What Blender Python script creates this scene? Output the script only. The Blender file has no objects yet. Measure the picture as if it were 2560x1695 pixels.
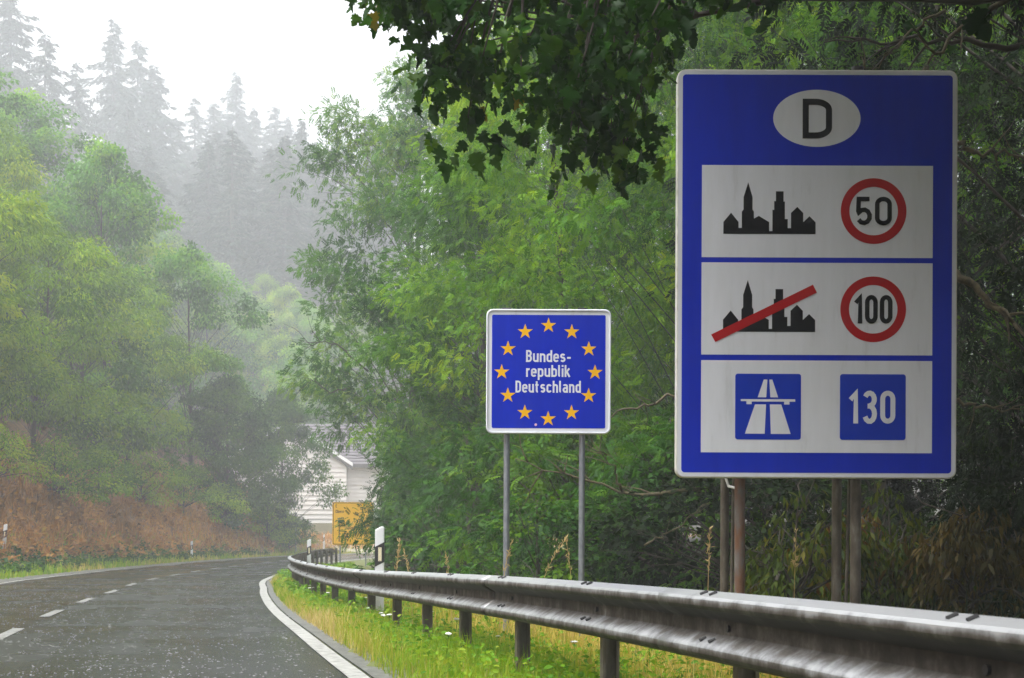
import bpy, math, random
import numpy as np
R = math.radians
rng = np.random.default_rng(11)
random.seed(11)
sc = bpy.context.scene
COL = sc.collection

# ------------------------------------------------------------------ camera
cam_d = bpy.data.cameras.new("camera"); cam = bpy.data.objects.new("camera", cam_d); COL.objects.link(cam)
cam.location = (0, 0, 1.1); cam.rotation_euler = (R(90), R(-0.25), 0)
cam_d.sensor_width = 36; cam_d.lens = 48.0; cam_d.shift_y = 0.1905
cam_d.clip_start = 0.1; cam_d.clip_end = 2000
cam_d.dof.use_dof = True; cam_d.dof.focus_distance = 11.5; cam_d.dof.aperture_fstop = 7.0
sc.camera = cam

# ------------------------------------------------------------------ sky + sun (overcast)
SUN_EL, SUN_AZ = 64.0, -115.0        # azimuth clockwise from +Y: the bright part of the cloud is behind-left
w = bpy.data.worlds.new("World"); sc.world = w; w.use_nodes = True
nt = w.node_tree; nt.nodes.clear()
sky = nt.nodes.new("ShaderNodeTexSky"); sky.sky_type = 'NISHITA'; sky.sun_disc = False
sky.sun_elevation = R(SUN_EL); sky.sun_rotation = R(SUN_AZ)
sky.air_density = 1.0; sky.dust_density = 6.0; sky.ozone_density = 1.0
hs = nt.nodes.new("ShaderNodeHueSaturation"); hs.inputs["Saturation"].default_value = 0.10
hs.inputs["Value"].default_value = 1.0
bg = nt.nodes.new("ShaderNodeBackground"); bg.inputs["Strength"].default_value = 0.15
wo = nt.nodes.new("ShaderNodeOutputWorld")
nt.links.new(sky.outputs[0], hs.inputs["Color"]); nt.links.new(hs.outputs[0], bg.inputs[0]); nt.links.new(bg.outputs[0], wo.inputs[0])
sl = bpy.data.lights.new("sun", 'SUN'); sl.energy = 0.6; sl.angle = R(35); sl.color = (1, .97, .92)
so = bpy.data.objects.new("sun", sl); COL.objects.link(so); so.location = (-20, -20, 40)
so.rotation_euler = (R(90 - SUN_EL), 0, R(-SUN_AZ + 180))
sc.view_settings.view_transform = 'Standard'; sc.view_settings.look = 'None'
sc.view_settings.exposure = 1.75; sc.view_settings.gamma = 1.0
sc.render.engine = 'CYCLES'
cy = sc.cycles
cy.max_bounces = 8; cy.diffuse_bounces = 3; cy.glossy_bounces = 3; cy.transmission_bounces = 4
cy.volume_bounces = 3; cy.transparent_max_bounces = 8
cy.use_denoising = True
cy.caustics_reflective = False; cy.caustics_refractive = False
cy.sample_clamp_indirect = 6

# ------------------------------------------------------------------ materials
def new_mat(name):
    m = bpy.data.materials.new(name); m.use_nodes = True
    t = m.node_tree; b = t.nodes["Principled BSDF"]
    return m, t, b
def N(t, kind, **kw):
    n = t.nodes.new(kind)
    for k, v in kw.items(): setattr(n, k, v)
    return n
def ramp(t, stops):
    r = t.nodes.new("ShaderNodeValToRGB"); e = r.color_ramp.elements
    e[0].position = stops[0][0]; e[0].color = (*stops[0][1], 1)
    e[1].position = stops[-1][0]; e[1].color = (*stops[-1][1], 1)
    for p, c in stops[1:-1]:
        x = e.new(p); x.color = (*c, 1)
    return r
def noise_mat(name, stops, scale=8, rough=.6, metal=0, bump=0, stretch=(1, 1, 1), rough2=None, spec=.5, detail=6, bscale=None):
    m, t, b = new_mat(name)
    tc = N(t, "ShaderNodeTexCoord"); mp = N(t, "ShaderNodeMapping"); mp.inputs["Scale"].default_value = stretch
    nz = N(t, "ShaderNodeTexNoise"); nz.inputs["Scale"].default_value = scale; nz.inputs["Detail"].default_value = detail
    nz.inputs["Roughness"].default_value = .62
    t.links.new(tc.outputs["Object"], mp.inputs[0]); t.links.new(mp.outputs[0], nz.inputs["Vector"])
    r = ramp(t, stops); t.links.new(nz.outputs[0], r.inputs[0]); t.links.new(r.outputs[0], b.inputs["Base Color"])
    b.inputs["Roughness"].default_value = rough; b.inputs["Metallic"].default_value = metal
    b.inputs["Specular IOR Level"].default_value = spec
    if rough2 is not None:
        mr = N(t, "ShaderNodeMapRange"); mr.inputs[1].default_value = .3; mr.inputs[2].default_value = .7
        mr.inputs[3].default_value = rough; mr.inputs[4].default_value = rough2
        t.links.new(nz.outputs[0], mr.inputs[0]); t.links.new(mr.outputs[0], b.inputs["Roughness"])
    if bump:
        n2 = N(t, "ShaderNodeTexNoise"); n2.inputs["Scale"].default_value = bscale or scale * 5; n2.inputs["Detail"].default_value = 4
        t.links.new(mp.outputs[0], n2.inputs["Vector"])
        bp = N(t, "ShaderNodeBump"); bp.inputs["Strength"].default_value = bump; bp.inputs["Distance"].default_value = .02
        t.links.new(n2.outputs[0], bp.inputs["Height"]); t.links.new(bp.outputs[0], b.inputs["Normal"])
    return m
def leaf_mat(name, stops, trans=.35, rough=.5, spec=.1, objvar=.25):
    m, t, b = new_mat(name)
    at = N(t, "ShaderNodeAttribute", attribute_name="tint")
    oi = N(t, "ShaderNodeObjectInfo")
    ma = N(t, "ShaderNodeMath", operation='MULTIPLY_ADD'); ma.inputs[1].default_value = objvar; 
    sb = N(t, "ShaderNodeMath", operation='SUBTRACT'); sb.inputs[1].default_value = .5
    t.links.new(oi.outputs["Random"], sb.inputs[0]); t.links.new(sb.outputs[0], ma.inputs[0]); t.links.new(at.outputs["Fac"], ma.inputs[2])
    r = ramp(t, stops); t.links.new(ma.outputs[0], r.inputs[0])
    t.links.new(r.outputs[0], b.inputs["Base Color"])
    b.inputs["Roughness"].default_value = rough; b.inputs["Specular IOR Level"].default_value = spec
    tr = N(t, "ShaderNodeBsdfTranslucent"); mx = N(t, "ShaderNodeMixShader"); mx.inputs[0].default_value = trans
    hv = N(t, "ShaderNodeHueSaturation"); hv.inputs["Hue"].default_value = .485; hv.inputs["Value"].default_value = 1.5
    t.links.new(r.outputs[0], hv.inputs["Color"]); t.links.new(hv.outputs[0], tr.inputs[0])
    t.links.new(b.outputs[0], mx.inputs[1]); t.links.new(tr.outputs[0], mx.inputs[2])
    t.links.new(mx.outputs[0], t.nodes["Material Output"].inputs[0])
    return m

M = {}
M['ash'] = leaf_mat("ash_leaf", [(0, (.006, .042, .003)), (.35, (.022, .10, .004)), (.7, (.065, .19, .005)), (1, (.16, .29, .005))], trans=.34)
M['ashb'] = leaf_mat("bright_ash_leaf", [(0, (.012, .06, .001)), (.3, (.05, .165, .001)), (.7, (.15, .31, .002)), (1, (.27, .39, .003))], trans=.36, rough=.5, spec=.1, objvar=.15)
M['edge'] = leaf_mat("hedge_leaf", [(0, (.007, .038, .003)), (.5, (.024, .095, .004)), (1, (.10, .21, .005))], trans=.35)
M['dark'] = leaf_mat("shade_leaf", [(0, (.002, .007, .001)), (.6, (.005, .017, .0018)), (1, (.018, .042, .003))], trans=.3, spec=.06, rough=.55)  # near-black green: the deep shade of the wood is put into the colour
M['hill'] = leaf_mat("hill_leaf", [(0, (.035, .11, .004)), (.5, (.17, .32, .005)), (1, (.37, .47, .008))], trans=.28, objvar=.35)
M['hillgreen'] = leaf_mat("hill_green_leaf", [(0, (.02, .085, .006)), (.5, (.085, .26, .010)), (1, (.22, .40, .010))], trans=.28)
M['needle'] = leaf_mat("spruce_needle", [(0, (.012, .028, .018)), (1, (.03, .055, .030))], trans=.1)
M['maple'] = leaf_mat("maple_leaf", [(0, (.006, .030, .004)), (.6, (.020, .078, .006)), (.93, (.06, .14, .007)), (1, (.18, .16, .01))], trans=.4, rough=.4, spec=.1, objvar=0)
M['wither'] = leaf_mat("withered_leaf", [(0, (.022, .045, .004)), (.45, (.055, .085, .006)), (.8, (.13, .12, .010)), (1, (.13, .06, .012))], trans=.3, objvar=.1)
M['brown'] = leaf_mat("dry_leaf", [(0, (.018, .022, .005)), (.5, (.05, .042, .008)), (1, (.13, .09, .02))], trans=.25, objvar=.1)
M['grass'] = leaf_mat("green_grass", [(0, (.06, .17, .006)), (.45, (.14, .29, .010)), (.72, (.27, .33, .02)), (.88, (.44, .36, .09)), (1, (.55, .45, .18))], trans=.35)
M['straw'] = leaf_mat("straw_grass", [(0, (.09, .21, .012)), (.35, (.29, .28, .03)), (.75, (.52, .39, .08)), (1, (.64, .50, .18))], trans=.35)
M['bracken'] = leaf_mat("dry_bracken", [(0, (.10, .065, .022)), (.35, (.32, .165, .04)), (.75, (.56, .31, .08)), (.9, (.40, .29, .05)), (1, (.16, .22, .025))], trans=.25)
M['stalk'] = leaf_mat("dry_stalk", [(0, (.40, .30, .12)), (1, (.55, .42, .20))], trans=.2)
M['bark'] = noise_mat("bark", [(.3, (.018, .014, .010)), (.7, (.06, .048, .034))], scale=6, rough=.85, bump=.5, stretch=(1, 1, .3))
M['moss'] = noise_mat("mossy_bark", [(.35, (.04, .031, .017)), (.6, (.10, .082, .036)), (.75, (.095, .10, .03))], scale=25, rough=.85, bump=.4)
M['white'] = noise_mat("sign_white", [(.22, (.50, .51, .55)), (.42, (.67, .69, .76)), (.75, (.73, .75, .83))], scale=7, stretch=(1, 1, .18), rough=.5, spec=.05)
M['rim'] = noise_mat("sign_rim", [(.25, (.42, .42, .36)), (.5, (.62, .61, .58)), (.8, (.72, .71, .69))], scale=10, rough=.4, metal=0)
M['blue'] = noise_mat("sign_blue", [(.3, (.0003, .018, .43)), (.7, (.0004, .023, .52))], scale=7, rough=.5, stretch=(1, 1, .16), spec=.05)
M['blue2'] = noise_mat("sign_light_blue", [(.3, (.0008, .028, .42)), (.7, (.001, .034, .48))], scale=3, rough=.5, spec=.05)
M['red'] = noise_mat("sign_red", [(.3, (.38, .004, .008)), (.7, (.44, .006, .010))], scale=4, rough=.5, spec=.05)
M['black'] = noise_mat("sign_black", [(.3, (.003, .003, .005)), (.7, (.005, .005, .008))], scale=4, rough=.5, spec=.05)
M['yellow'] = noise_mat("star_yellow", [(.3, (.80, .42, .008)), (.7, (.86, .47, .010))], scale=4, rough=.5, spec=.05)
M['dirsign'] = noise_mat("direction_yellow", [(.3, (.74, .40, .004)), (.7, (.82, .46, .006))], scale=3, rough=.4)
M['alu'] = noise_mat("aluminium", [(.3, (.20, .20, .20)), (.7, (.36, .36, .36))], scale=20, rough=.45, metal=.6)
M['galv'] = noise_mat("galvanised_pole", [(.3, (.17, .19, .22)), (.7, (.30, .32, .36))], scale=30, rough=.4, metal=.45, stretch=(1, 1, .4))
M['rust'] = noise_mat("rusty_pole", [(.30, (.07, .03, .017)), (.46, (.15, .072, .04)), (.58, (.13, .11, .10)), (.75, (.22, .21, .21))], scale=9, rough=.6, metal=.15, stretch=(1, 1, .35))
M['poledark'] = noise_mat("dark_pole", [(.35, (.045, .035, .027)), (.55, (.10, .085, .065)), (.75, (.20, .19, .17))], scale=14, rough=.55, metal=.2, stretch=(1, 1, .4))
M['cap'] = noise_mat("black_cap", [(.3, (.008, .008, .01)), (.7, (.02, .02, .02))], scale=10, rough=.5)
M['plastic'] = noise_mat("post_white", [(.3, (.72, .73, .76)), (.7, (.80, .81, .83))], scale=8, rough=.35)
M['reflector'] = noise_mat("reflector", [(.3, (.72, .64, .42)), (.7, (.84, .78, .58))], scale=60, rough=.2)
M['pink'] = noise_mat("pink_sticker", [(.3, (.75, .45, .55)), (.7, (.85, .6, .65))], scale=10)
M['post'] = noise_mat("rail_post", [(.3, (.055, .046, .036)), (.55, (.12, .105, .085)), (.75, (.20, .185, .16))], scale=10, rough=.5, metal=.35, stretch=(1, 1, .35))

def rail_material():
    m, t, b = new_mat("wet_galvanised_rail")
    tc = N(t, "ShaderNodeTexCoord"); at = N(t, "ShaderNodeAttribute", attribute_name="along")
    # vertical dirt runs: noise over (distance along, height)
    cb = N(t, "ShaderNodeCombineXYZ"); sp = N(t, "ShaderNodeSeparateXYZ")
    t.links.new(tc.outputs["Object"], sp.inputs[0])
    t.links.new(at.outputs["Fac"], cb.inputs[0]); 
    mz = N(t, "ShaderNodeMath", operation='MULTIPLY'); mz.inputs[1].default_value = .05
    t.links.new(sp.outputs[2], mz.inputs[0]); t.links.new(mz.outputs[0], cb.inputs[1])
    n1 = N(t, "ShaderNodeTexNoise"); n1.inputs["Scale"].default_value = 16; n1.inputs["Detail"].default_value = 7; n1.inputs["Roughness"].default_value = .7
    t.links.new(cb.outputs[0], n1.inputs["Vector"])
    n2 = N(t, "ShaderNodeTexNoise"); n2.inputs["Scale"].default_value = 6.5; n2.inputs["Detail"].default_value = 8
    t.links.new(tc.outputs["Object"], n2.inputs["Vector"])
    pr = N(t, "ShaderNodeAttribute", attribute_name="dirt_shade")  # grime plus painted shade on lower faces, painted highlight on top faces
    n2.inputs["Roughness"].default_value = .7
    hm = N(t, "ShaderNodeMath", operation='MULTIPLY'); hm.inputs[1].default_value = .45; t.links.new(n1.outputs[0], hm.inputs[0])
    ad = N(t, "ShaderNodeMath", operation='MULTIPLY_ADD'); ad.inputs[1].default_value = 1.15
    t.links.new(n2.outputs[0], ad.inputs[0]); t.links.new(hm.outputs[0], ad.inputs[2])
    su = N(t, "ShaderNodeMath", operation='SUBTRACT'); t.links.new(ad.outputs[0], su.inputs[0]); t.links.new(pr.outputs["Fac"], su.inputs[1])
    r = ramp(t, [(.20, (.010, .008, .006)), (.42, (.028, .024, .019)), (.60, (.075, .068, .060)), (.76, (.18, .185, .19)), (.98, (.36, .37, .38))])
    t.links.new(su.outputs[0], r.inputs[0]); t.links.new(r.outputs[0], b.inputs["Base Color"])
    b.inputs["Metallic"].default_value = .3
    mr = N(t, "ShaderNodeMapRange"); mr.inputs[1].default_value = .3; mr.inputs[2].default_value = .9
    mr.inputs[3].default_value = .6; mr.inputs[4].default_value = .32
    t.links.new(su.outputs[0], mr.inputs[0]); t.links.new(mr.outputs[0], b.inputs["Roughness"])
    return m
M['rail'] = rail_material()

def road_material():
    m, t, b = new_mat("wet_asphalt")
    tc = N(t, "ShaderNodeTexCoord")
    n1 = N(t, "ShaderNodeTexNoise"); n1.inputs["Scale"].default_value = 60; n1.inputs["Detail"].default_value = 5
    n2 = N(t, "ShaderNodeTexNoise"); n2.inputs["Scale"].default_value = .5; n2.inputs["Detail"].default_value = 6
    lat = N(t, "ShaderNodeAttribute", attribute_name="lateral")
    n3 = N(t, "ShaderNodeTexNoise", noise_dimensions='1D'); n3.inputs["Scale"].default_value = 1.1; n3.inputs["Detail"].default_value = 3
    t.links.new(lat.outputs["Fac"], n3.inputs["W"])
    for n in (n1, n2): t.links.new(tc.outputs["Object"], n.inputs["Vector"])
    r = ramp(t, [(.3, (.012, .0125, .012)), (.7, (.030, .030, .029))]); t.links.new(n1.outputs[0], r.inputs[0])
    t.links.new(r.outputs[0], b.inputs["Base Color"])
    mu = N(t, "ShaderNodeMath", operation='MULTIPLY_ADD'); mu.inputs[1].default_value = .7
    t.links.new(n3.outputs[0], mu.inputs[0]); t.links.new(n2.outputs[0], mu.inputs[2])
    mr = N(t, "ShaderNodeMapRange"); mr.inputs[1].default_value = .65; mr.inputs[2].default_value = 1.0
    mr.inputs[3].default_value = .10; mr.inputs[4].default_value = .30
    t.links.new(mu.outputs[0], mr.inputs[0]); t.links.new(mr.outputs[0], b.inputs["Roughness"])
    b.inputs["Specular IOR Level"].default_value = .18
    n4 = N(t, "ShaderNodeTexNoise"); n4.inputs["Scale"].default_value = 38; n4.inputs["Detail"].default_value = 3
    t.links.new(tc.outputs["Object"], n4.inputs["Vector"])
    bp = N(t, "ShaderNodeBump"); bp.inputs["Strength"].default_value = .35; bp.inputs["Distance"].default_value = .012
    t.links.new(n4.outputs[0], bp.inputs["Height"]); t.links.new(bp.outputs[0], b.inputs["Normal"])
    return m
M['road'] = road_material()
M['dash'] = noise_mat("worn_dash_paint", [(.34, (.08, .08, .075)), (.46, (.18, .18, .17)), (.7, (.30, .30, .285))], scale=11, rough=.35, bump=.3, detail=10)
M['paint'] = noise_mat("road_paint", [(.34, (.10, .10, .095)), (.44, (.26, .26, .245)), (.55, (.37, .37, .35)), (.7, (.44, .44, .42))], scale=11, rough=.35, bump=.3, detail=10)
M['shoulder'] = noise_mat("gritty_shoulder", [(.35, (.05, .05, .048)), (.6, (.13, .13, .12)), (.75, (.30, .30, .29))], scale=9, rough=.4, bump=.4, detail=10)
M['forecourt'] = noise_mat("pale_paving", [(.3, (.40, .33, .27)), (.7, (.50, .43, .36))], scale=2, rough=.6)

def ground_material():
    m, t, b = new_mat("soil_and_turf")
    z = N(t, "ShaderNodeAttribute", attribute_name="zone")     # 0 turf, .5 forest floor, 1 dry bank
    tc = N(t, "ShaderNodeTexCoord")
    n = N(t, "ShaderNodeTexNoise"); n.inputs["Scale"].default_value = 1.6; n.inputs["Detail"].default_value = 10; n.inputs["Roughness"].default_value = .7
    t.links.new(tc.outputs["Object"], n.inputs["Vector"])
    a = ramp(t, [(.3, (.05, .075, .014)), (.55, (.11, .12, .025)), (.75, (.20, .16, .05))])
    f = ramp(t, [(.3, (.012, .012, .006)), (.7, (.04, .035, .016))])
    d = ramp(t, [(.3, (.05, .035, .024)), (.5, (.21, .115, .045)), (.7, (.38, .20, .07))])
    for q in (a, f, d): t.links.new(n.outputs[0], q.inputs[0])
    def mix(fac_lo, fac_hi, c1, c2):
        mr = N(t, "ShaderNodeMapRange"); mr.inputs[1].default_value = fac_lo; mr.inputs[2].default_value = fac_hi
        t.links.new(z.outputs["Fac"], mr.inputs[0])
        mx = N(t, "ShaderNodeMix", data_type='RGBA'); t.links.new(mr.outputs[0], mx.inputs[0])
        t.links.new(c1, mx.inputs[6]); t.links.new(c2, mx.inputs[7]); return mx.outputs[2]
    c = mix(.5, 1, mix(0, .5, a.outputs[0], f.outputs[0]), d.outputs[0])
    t.links.new(c, b.inputs["Base Color"]); b.inputs["Roughness"].default_value = .9
    return m
M['ground'] = ground_material()
M['siding'] = noise_mat("white_siding", [(.3, (.60, .56, .53)), (.7, (.68, .65, .62))], scale=1.2, rough=.5)
M['roof'] = noise_mat("grey_roof", [(.3, (.09, .08, .088)), (.7, (.125, .11, .12))], scale=2, rough=.45)
M['trimwhite'] = noise_mat("white_trim", [(.3, (.72, .72, .73)), (.7, (.80, .80, .80))], scale=2, rough=.4)
M['fascia'] = noise_mat("dark_fascia", [(.3, (.07, .06, .06)), (.7, (.10, .09, .09))], scale=2, rough=.5)
M['olive'] = noise_mat("olive_plinth", [(.3, (.13, .12, .06)), (.7, (.18, .165, .09))], scale=2, rough=.7)
M['splash'] = noise_mat("rain_splash", [(.3, (.30, .30, .30)), (.7, (.46, .46, .46))], scale=10, rough=.12)
M['umbel'] = noise_mat("white_umbel", [(.3, (.62, .62, .55)), (.7, (.8, .8, .75))], scale=60, rough=.8)
M['glass'] = noise_mat("window_glass", [(.3, (.03, .035, .04)), (.7, (.05, .055, .06))], scale=1, rough=.08)

# ------------------------------------------------------------------ mesh helpers
def raw_mesh(name, V, F, mat, tint=None, smooth=False, attrs=None):
    """V (n,3); F (m,k) array of one polygon size or list of tuples."""
    me = bpy.data.meshes.new(name)
    V = np.asarray(V, dtype=np.float32)
    if isinstance(F, np.ndarray):
        nf, k = F.shape
        me.vertices.add(len(V)); me.vertices.foreach_set("co", V.ravel())
        me.loops.add(nf * k); me.loops.foreach_set("vertex_index", F.astype(np.int32).ravel())
        me.polygons.add(nf); me.polygons.foreach_set("loop_start", np.arange(0, nf * k, k, dtype=np.int32))
        me.update(calc_edges=True)
    else:
        me.from_pydata([tuple(v) for v in V], [], F)
    if tint is not None:
        a = me.attributes.new("tint", 'FLOAT', 'FACE'); a.data.foreach_set("value", np.asarray(tint, dtype=np.float32))
    if attrs:
        for an, av in attrs.items():
            a = me.attributes.new(an, 'FLOAT', 'POINT'); a.data.foreach_set("value", np.asarray(av, dtype=np.float32))
    if smooth:
        me.polygons.foreach_set("use_smooth", np.ones(len(me.polygons), dtype=bool))
    me.materials.append(mat); me.validate(); me.update()
    return me
def link(name, me, parent=None, loc=(0, 0, 0)):
    o = bpy.data.objects.new(name, me); COL.objects.link(o); o.location = loc
    if parent: o.parent = parent
    return o
def tag(o, label=None, cat=None, group=None, kind=None):
    if label: o["label"] = label
    if cat: o["category"] = cat
    if group: o["group"] = group
    if kind: o["kind"] = kind
    return o
def thing(name, label, cat, loc, group=None, rz=0):
    o = bpy.data.objects.new(name, None); COL.objects.link(o); o.location = loc; o.rotation_euler.z = rz
    o.empty_display_size = .2
    return tag(o, label, cat, group)
def copy_tree(o, parent=None):
    c = o.copy(); COL.objects.link(c)
    if parent: c.parent = parent
    for ch in o.children: copy_tree(ch, c)
    return c

class MB:
    def __init__(s): s.v = []; s.f = []; s.smooth_from = None
    def box(s, x0, x1, y0, y1, z0, z1):
        b = len(s.v)
        s.v += [(x0, y0, z0), (x1, y0, z0), (x1, y1, z0), (x0, y1, z0), (x0, y0, z1), (x1, y0, z1), (x1, y1, z1), (x0, y1, z1)]
        s.f += [tuple(b + i for i in q) for q in ((0, 3, 2, 1), (4, 5, 6, 7), (0, 1, 5, 4), (1, 2, 6, 5), (2, 3, 7, 6), (3, 0, 4, 7))]
        return s
    def prism(s, poly, y0, y1):
        """poly in (x,z) counter-clockwise seen from -Y; extruded y0 (front) to y1."""
        b = len(s.v); n = len(poly)
        s.v += [(p[0], y0, p[1]) for p in poly] + [(p[0], y1, p[1]) for p in poly]
        s.f += [tuple(range(b, b + n)), tuple(range(b + 2 * n - 1, b + n - 1, -1))]
        s.f += [(b + i, b + n + i, b + n + (i + 1) % n, b + (i + 1) % n) for i in range(n)]
        return s
    def tube(s, pts, rad, n=8, cap=True):
        pts = np.asarray(pts, float); b = len(s.v); m = len(pts)
        rad = np.broadcast_to(np.asarray(rad, float), (m,))
        up = np.array([.31, .17, .93])
        for i in range(m):
            tv = pts[min(i + 1, m - 1)] - pts[max(i - 1, 0)]; tv = tv / (np.linalg.norm(tv) + 1e-9)
            a = np.cross(tv, up); 
            if np.linalg.norm(a) < .05: a = np.cross(tv, (1, 0, 0))
            a /= np.linalg.norm(a); c = np.cross(tv, a)
            for k in range(n):
                th = 2 * math.pi * k / n
                s.v.append(tuple(pts[i] + rad[i] * (a * math.cos(th) + c * math.sin(th))))
        for i in range(m - 1):
            for k in range(n):
                k2 = (k + 1) % n
                s.f.append((b + i * n + k, b + i * n + k2, b + (i + 1) * n + k2, b + (i + 1) * n + k))
        if cap:
            s.f.append(tuple(b + k for k in range(n - 1, -1, -1))); s.f.append(tuple(b + (m - 1) * n + k for k in range(n)))
        return s
    def flat(s, poly, y):
        b = len(s.v); s.v += [(p[0], y, p[1]) for p in poly]; s.f.append(tuple(range(b, b + len(poly)))); return s
    def band(s, outer, inner, y):
        b = len(s.v); n = len(outer)
        s.v += [(p[0], y, p[1]) for p in outer] + [(p[0], y, p[1]) for p in inner]
        s.f += [(b + i, b + (i + 1) % n, b + n + (i + 1) % n, b + n + i) for i in range(n)]
        return s
    def build(s, name, mat, parent=None, world=True, smooth=False, bevel=0):
        off = np.array(parent_origin(parent)) if (parent and world) else np.zeros(3)
        v = np.asarray(s.v, float) - off
        me = raw_mesh(name, v, s.f, mat, smooth=smooth)
        o = link(name, me, parent)
        if smooth:
            try: me.set_sharp_from_angle(angle=R(40))
            except Exception: pass
        if bevel:
            md = o.modifiers.new("bevel", 'BEVEL'); md.width = bevel; md.segments = 2; md.limit_method = 'ANGLE'
        return o
def parent_origin(p):
    q = np.zeros(3)
    while p is not None:
        q += np.array(p.location); p = p.parent
    return q

def rrect(x0, z0, x1, z1, r, n=8):
    out = []
    for cx, cz, a0 in ((x1 - r, z0 + r, -90), (x1 - r, z1 - r, 0), (x0 + r, z1 - r, 90), (x0 + r, z0 + r, 180)):
        for i in range(n + 1):
            a = R(a0 + 90 * i / n); out.append((cx + r * math.cos(a), cz + r * math.sin(a)))
    return out
def ellipse(cx, cz, rx, rz, n=64):
    return [(cx + rx * math.cos(2 * math.pi * i / n), cz + rz * math.sin(2 * math.pi * i / n)) for i in range(n)]

# ------------------------------------------------------------------ lettering: constant-stroke road-sign alphabet
def arc(cx, cy, rx, ry, a0, a1, n=9):
    return [(cx + rx * math.cos(R(a0 + (a1 - a0) * i / n)), cy + ry * math.sin(R(a0 + (a1 - a0) * i / n))) for i in range(n + 1)]
def loop(x0, y0, x1, y1, r):
    return rrect(x0, y0, x1, y1, r, 6)
XH = .72
def glyphs(t):
    m = t / 2; W = .29; x = XH - m
    G = {}
    def bowl(r=.14): return (loop(0, m, W, x, min(r, W / 2)), True)
    G['B'] = (.30, [([(0, m), (0, 1 - m), (.14, 1 - m)] + arc(.14, (1 - m + .53) / 2, .145, (1 - m - .53) / 2, 90, -90)[1:] + [(.0, .53)], False),
                    ([(.12, .53)] + arc(.15, (.53 + m) / 2, .15, (.53 - m) / 2, 90, -90)[1:] + [(-m, m)], False)])
    G['D'] = (.31, [([(0, m), (.13, m)] + arc(.13, m + .2, .18, .2, -90, 0)[1:] + arc(.13, 1 - m - .2, .18, .2, 0, 90) + [(0, 1 - m)], True)])
    G['E'] = (.27, [([(.27, m), (0, m), (0, 1 - m), (.27, 1 - m)], False), ([(0, .52), (.23, .52)], False)])
    G['O'] = (.34, [(loop(0, m, .34, 1 - m, .165), True)])
    G['R'] = (.32, [([(0, 0), (0, 1 - m), (.15, 1 - m)] + arc(.15, .71, .15, 1 - m - .71, 90, -90)[1:] + [(0, .5)], False), ([(.14, .5), (.31, 0)], False)])
    G['W'] = (.56, [([(0, 1), (.14, m), (.28, .9), (.42, m), (.56, 1)], False)])
    G['a'] = (W, [([(.03, x - .06)] + arc(.14, x - .12, .15, .12, 150, 0)[1:] + [(W, 0)], False),
                  ([(W, .39), (.13, .39)] + arc(.13, (.39 + m) / 2, .13, (.39 - m) / 2, 90, 270)[1:] + [(.2, m), (W, .2)], False)])
    G['b'] = (W, [bowl(), ([(0, 0), (0, 1)], False)])
    G['d'] = (W, [bowl(), ([(W, 0), (W, 1)], False)])
    G['p'] = (W, [bowl(), ([(0, -.26), (0, XH)], False)])
    G['o'] = (W, [bowl()])
    G['c'] = (.27, [(arc(.14, x - .14, .14, .14, 15, 180) + arc(.14, m + .14, .14, .14, 180, 345), False)])
    G['e'] = (W, [([(0, .37), (W, .37)] + arc(W / 2, x - .14, W / 2, .14, 0, 180) + arc(W / 2, m + .14, W / 2, .14, 180, 335), False)])
    G['h'] = (W, [([(0, 0), (0, 1)], False), ([(0, x - .16)] + arc(W / 2, x - .14, W / 2, .14, 170, 0)[1:] + [(W, 0)], False)])
    G['n'] = (W, [([(0, 0), (0, XH)], False), ([(0, x - .16)] + arc(W / 2, x - .14, W / 2, .14, 170, 0)[1:] + [(W, 0)], False)])
    G['m'] = (.5, [([(0, 0), (0, XH)], False), ([(0, x - .14)] + arc(.125, x - .12, .125, .12, 170, 0)[1:] + [(.25, 0)], False),
                   ([(.25, x - .14)] + arc(.375, x - .12, .125, .12, 170, 0)[1:] + [(.5, 0)], False)])
    G['u'] = (W, [([(0, XH)] + arc(W / 2, m + .14, W / 2, .14, 180, 350) + [(W, m + .16)], False), ([(W, 0), (W, XH)], False)])
    G['i'] = (0, [([(0, 0), (0, XH)], False), ([(0, .84), (0, 1.0)], False)])
    G['l'] = (.05, [([(0, 1)] + arc(.08, m + .1, .08, .1, 180, 262), False)])
    G['k'] = (.30, [([(0, 0), (0, 1)], False), ([(.28, XH), (.0, .30)], False), ([(.10, .43), (.31, 0)], False)])
    G['r'] = (.15, [([(0, 0), (0, XH)], False), ([(0, x - .17)] + arc(.17, x - .16, .17, .16, 175, 80)[1:], False)])
    G['s'] = (.27, [(arc(.135, x - .135, .13, .135, 25, 270) + arc(.135, m + .155, .135, .155, 90, -155)[1:], False)])
    G['t'] = (.19, [([(.06, .95)] + arc(.15, m + .1, .09, .1, 180, 275), False), ([(-.05, x), (.21, x)], False)])
    G['-'] = (.22, [([(-.02, .36), (.24, .36)], False)])
    G[','] = (0, [([(0, .12), (-.05, -.14)], False)])
    G[' '] = (.1, [])
    G['0'] = (.37, [(loop(0, m, .37, 1 - m, .18), True)])
    G['1'] = (.20, [([(-.02, .72), (.17, 1 - t * .62), (.17, 0)], False)])
    G['3'] = (.35, [(arc(.175, 1 - m - .19, .17, .19, 155, -60) + [(.16, .53)], False), ([(.10, .53), (.17, .53)] + arc(.175, m + .22, .178, .232, 80, -158), False)])
    G['5'] = (.36, [([(.35, 1 - m), (.03, 1 - m), (.015, .50)] + arc(.18, m + .235, .178, .235, 145, -150), False)])
    return G
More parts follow.
